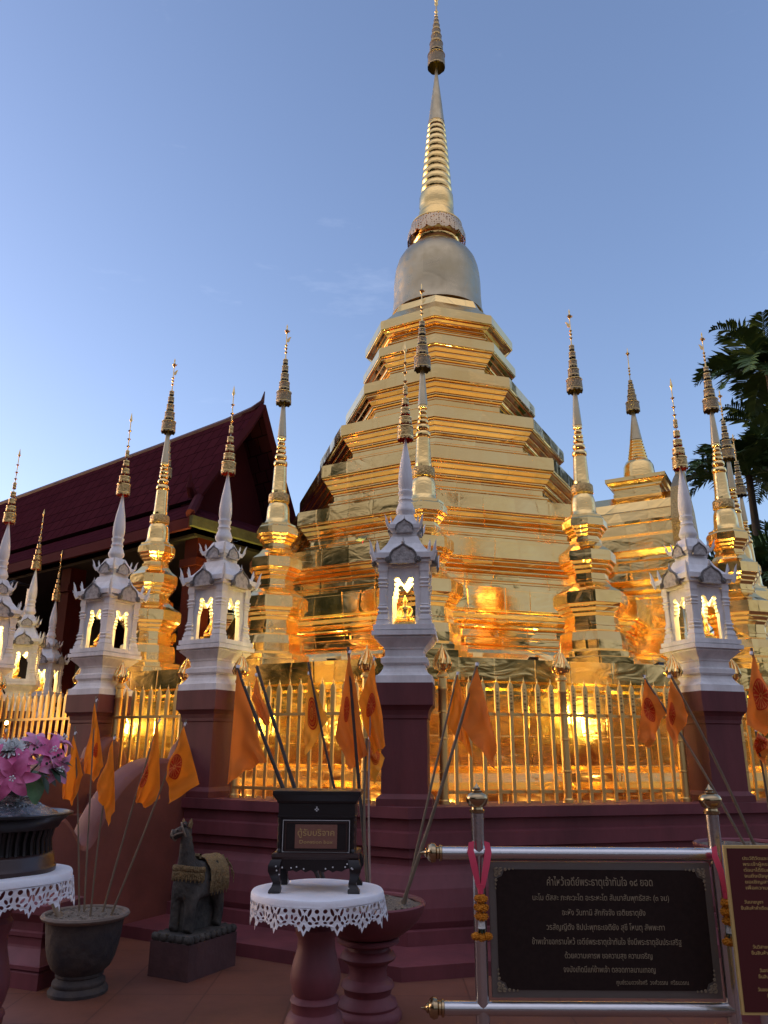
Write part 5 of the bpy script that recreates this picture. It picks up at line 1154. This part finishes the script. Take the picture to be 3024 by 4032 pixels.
q = MB(); q.box(-1.01, RX1, sgn*2.36-.06, sgn*2.36+.06, 0, 2.55); q.box(-1.01, RX1, sgn*2.36-.12, sgn*2.36+.12, 2.55, 2.72); q.build('parapet', REDCOL, hl)
q = MB(); q.box(-1.26, -1.14, min(sgn*2.26, -sgn*1.5), max(sgn*2.26, -sgn*1.5), 0, 2.5); q.build('end_parapet', REDCOL, hl)
q = MB(); q.box(4.2, 4.28, sgn*2.9-.04, sgn*2.9+.04, 4.0, 5.2); q.tube([(4.24, sgn*2.9, 5.15), (4.24, sgn*3.3, 5.2), (4.24, sgn*3.5, 5.05)], .05, 8); q.build('wall_lamp', LACQ, hl)

# ------------------------------------------------------------------ palms at right
def palm(loc, ht, nfr, L, seed, lab, lean=(0, 0)):
    rr = random.Random(seed); P = thing('palm_tree', loc, 0, lab, 'palm tree', 'dark palms at the right edge')
    q = MB(); pts = []; rad = []
    for i in range(14): t = i/13; pts.append((lean[0]*t*t, lean[1]*t*t, ht*t)); rad.append((.15-.05*t)*(1+.05*math.sin(i*2.4)))
    q.tube(pts, rad, 10); q.build('trunk', TRUNK, P)
    b = MB(); top = Vector((lean[0], lean[1], ht))
    for k in range(nfr):
        az = 2*math.pi*k/nfr*2.4+rr.uniform(-.3, .3); up = rr.uniform(-.1, 1.4); l = L*rr.uniform(.8, 1.1); droop = rr.uniform(.5, 1.1)
        hd = Vector((math.cos(az), math.sin(az), 0)); pts = [top]; ang = up; p = Vector(top); n = 16
        for i in range(n): ang -= droop*1.6/n*(.4+1.2*i/n); p = p+(hd*math.cos(ang)+Vector((0, 0, 1))*math.sin(ang))*l/n; pts.append(p.copy())
        b.tube(pts, [.035*(1-i/(n+2)) for i in range(n+1)], 5)
        sd = hd.cross(Vector((0, 0, 1)))
        for i in range(2, n+1):
            for hsub in (0, .5):
                if i == n and hsub: continue
                pp = pts[i].lerp(pts[min(i+1, n)], hsub); d = (pts[min(i+1, n)]-pts[i-1]).normalized(); upv = sd.cross(d).normalized()
                t = i/n; ll = l*.36*math.sin(math.pi*(t*.75+.18))*rr.uniform(.85, 1.1)
                for s in (-1, 1):
                    dr = (sd*s*.85+d*.55+upv*rr.uniform(.1, .55)).normalized(); mid = pp+dr*ll*.55; tip = pp+dr*ll+Vector((0, 0, -ll*rr.uniform(.05, .35)))
                    wv = d*(.030+.024*rr.random())
                    b.add([pp-wv*.5, pp+wv*.5, mid+wv, tip, mid-wv], [(0, 1, 2, 3, 4)])
    b.build('crown', FROND, P); return P
palm((11.1, 20.2, 0), 12.2, 32, 2.0, 1, 'tallest dark palm at the right edge, its crown against the sky')
palm((10.9, 21.8, 0), 9.5, 30, 2.1, 2, 'middle dark palm under the tallest crown at the right edge')
palm((10.1, 21.0, 0), 6.0, 24, 2.2, 3, 'low dark palm whose fronds arch beside the right white bud spire')
palm((12.4, 22.5, 0), 10.6, 20, 2.4, 4, 'palm mostly cut off by the right picture edge')
palm((12.0, 23.5, 0), 6.5, 20, 2.4, 5, 'low palm behind the others at the right picture edge')

# ------------------------------------------------------------------ pigeon on a ledge of the stupa
BZ = 4.532+.30
kk = -.42; pv = octv(4.02, kk)
pg = thing('pigeon', (pv.x+.02, pv.y+.03, 4.83), R_(20), 'grey pigeon perched on a ledge of the great stupa, left of the middle shrine', 'bird')
nd = [(-.11, 0, .06, .012), (-.05, 0, .075, .03), (.01, 0, .085, .042), (.055, 0, .105, .034), (.075, 0, .135, .02), (.088, 0, .158, .021), (.108, 0, .158, .010)]
skin_mesh(nd, [(i, i+1) for i in range(6)], 'body', BIRD, pg, 2, 2)
b = MB(); b.tube([(.112, 0, .158), (.132, 0, .152)], [.006, .001], 6); b.build('beak', LACQ, pg)
for s in (-1, 1):
    b = MB(); b.ball((-.02, s*.038, .085), .05, 10, 6, 0, (1.3, .22, .55)); b.build('wing', BIRD, pg)
    b = MB(); b.tube([(.01, s*.018, .05), (.012, s*.02, 0)], [.005, .004], 6); b.build('leg', RIBB, pg)
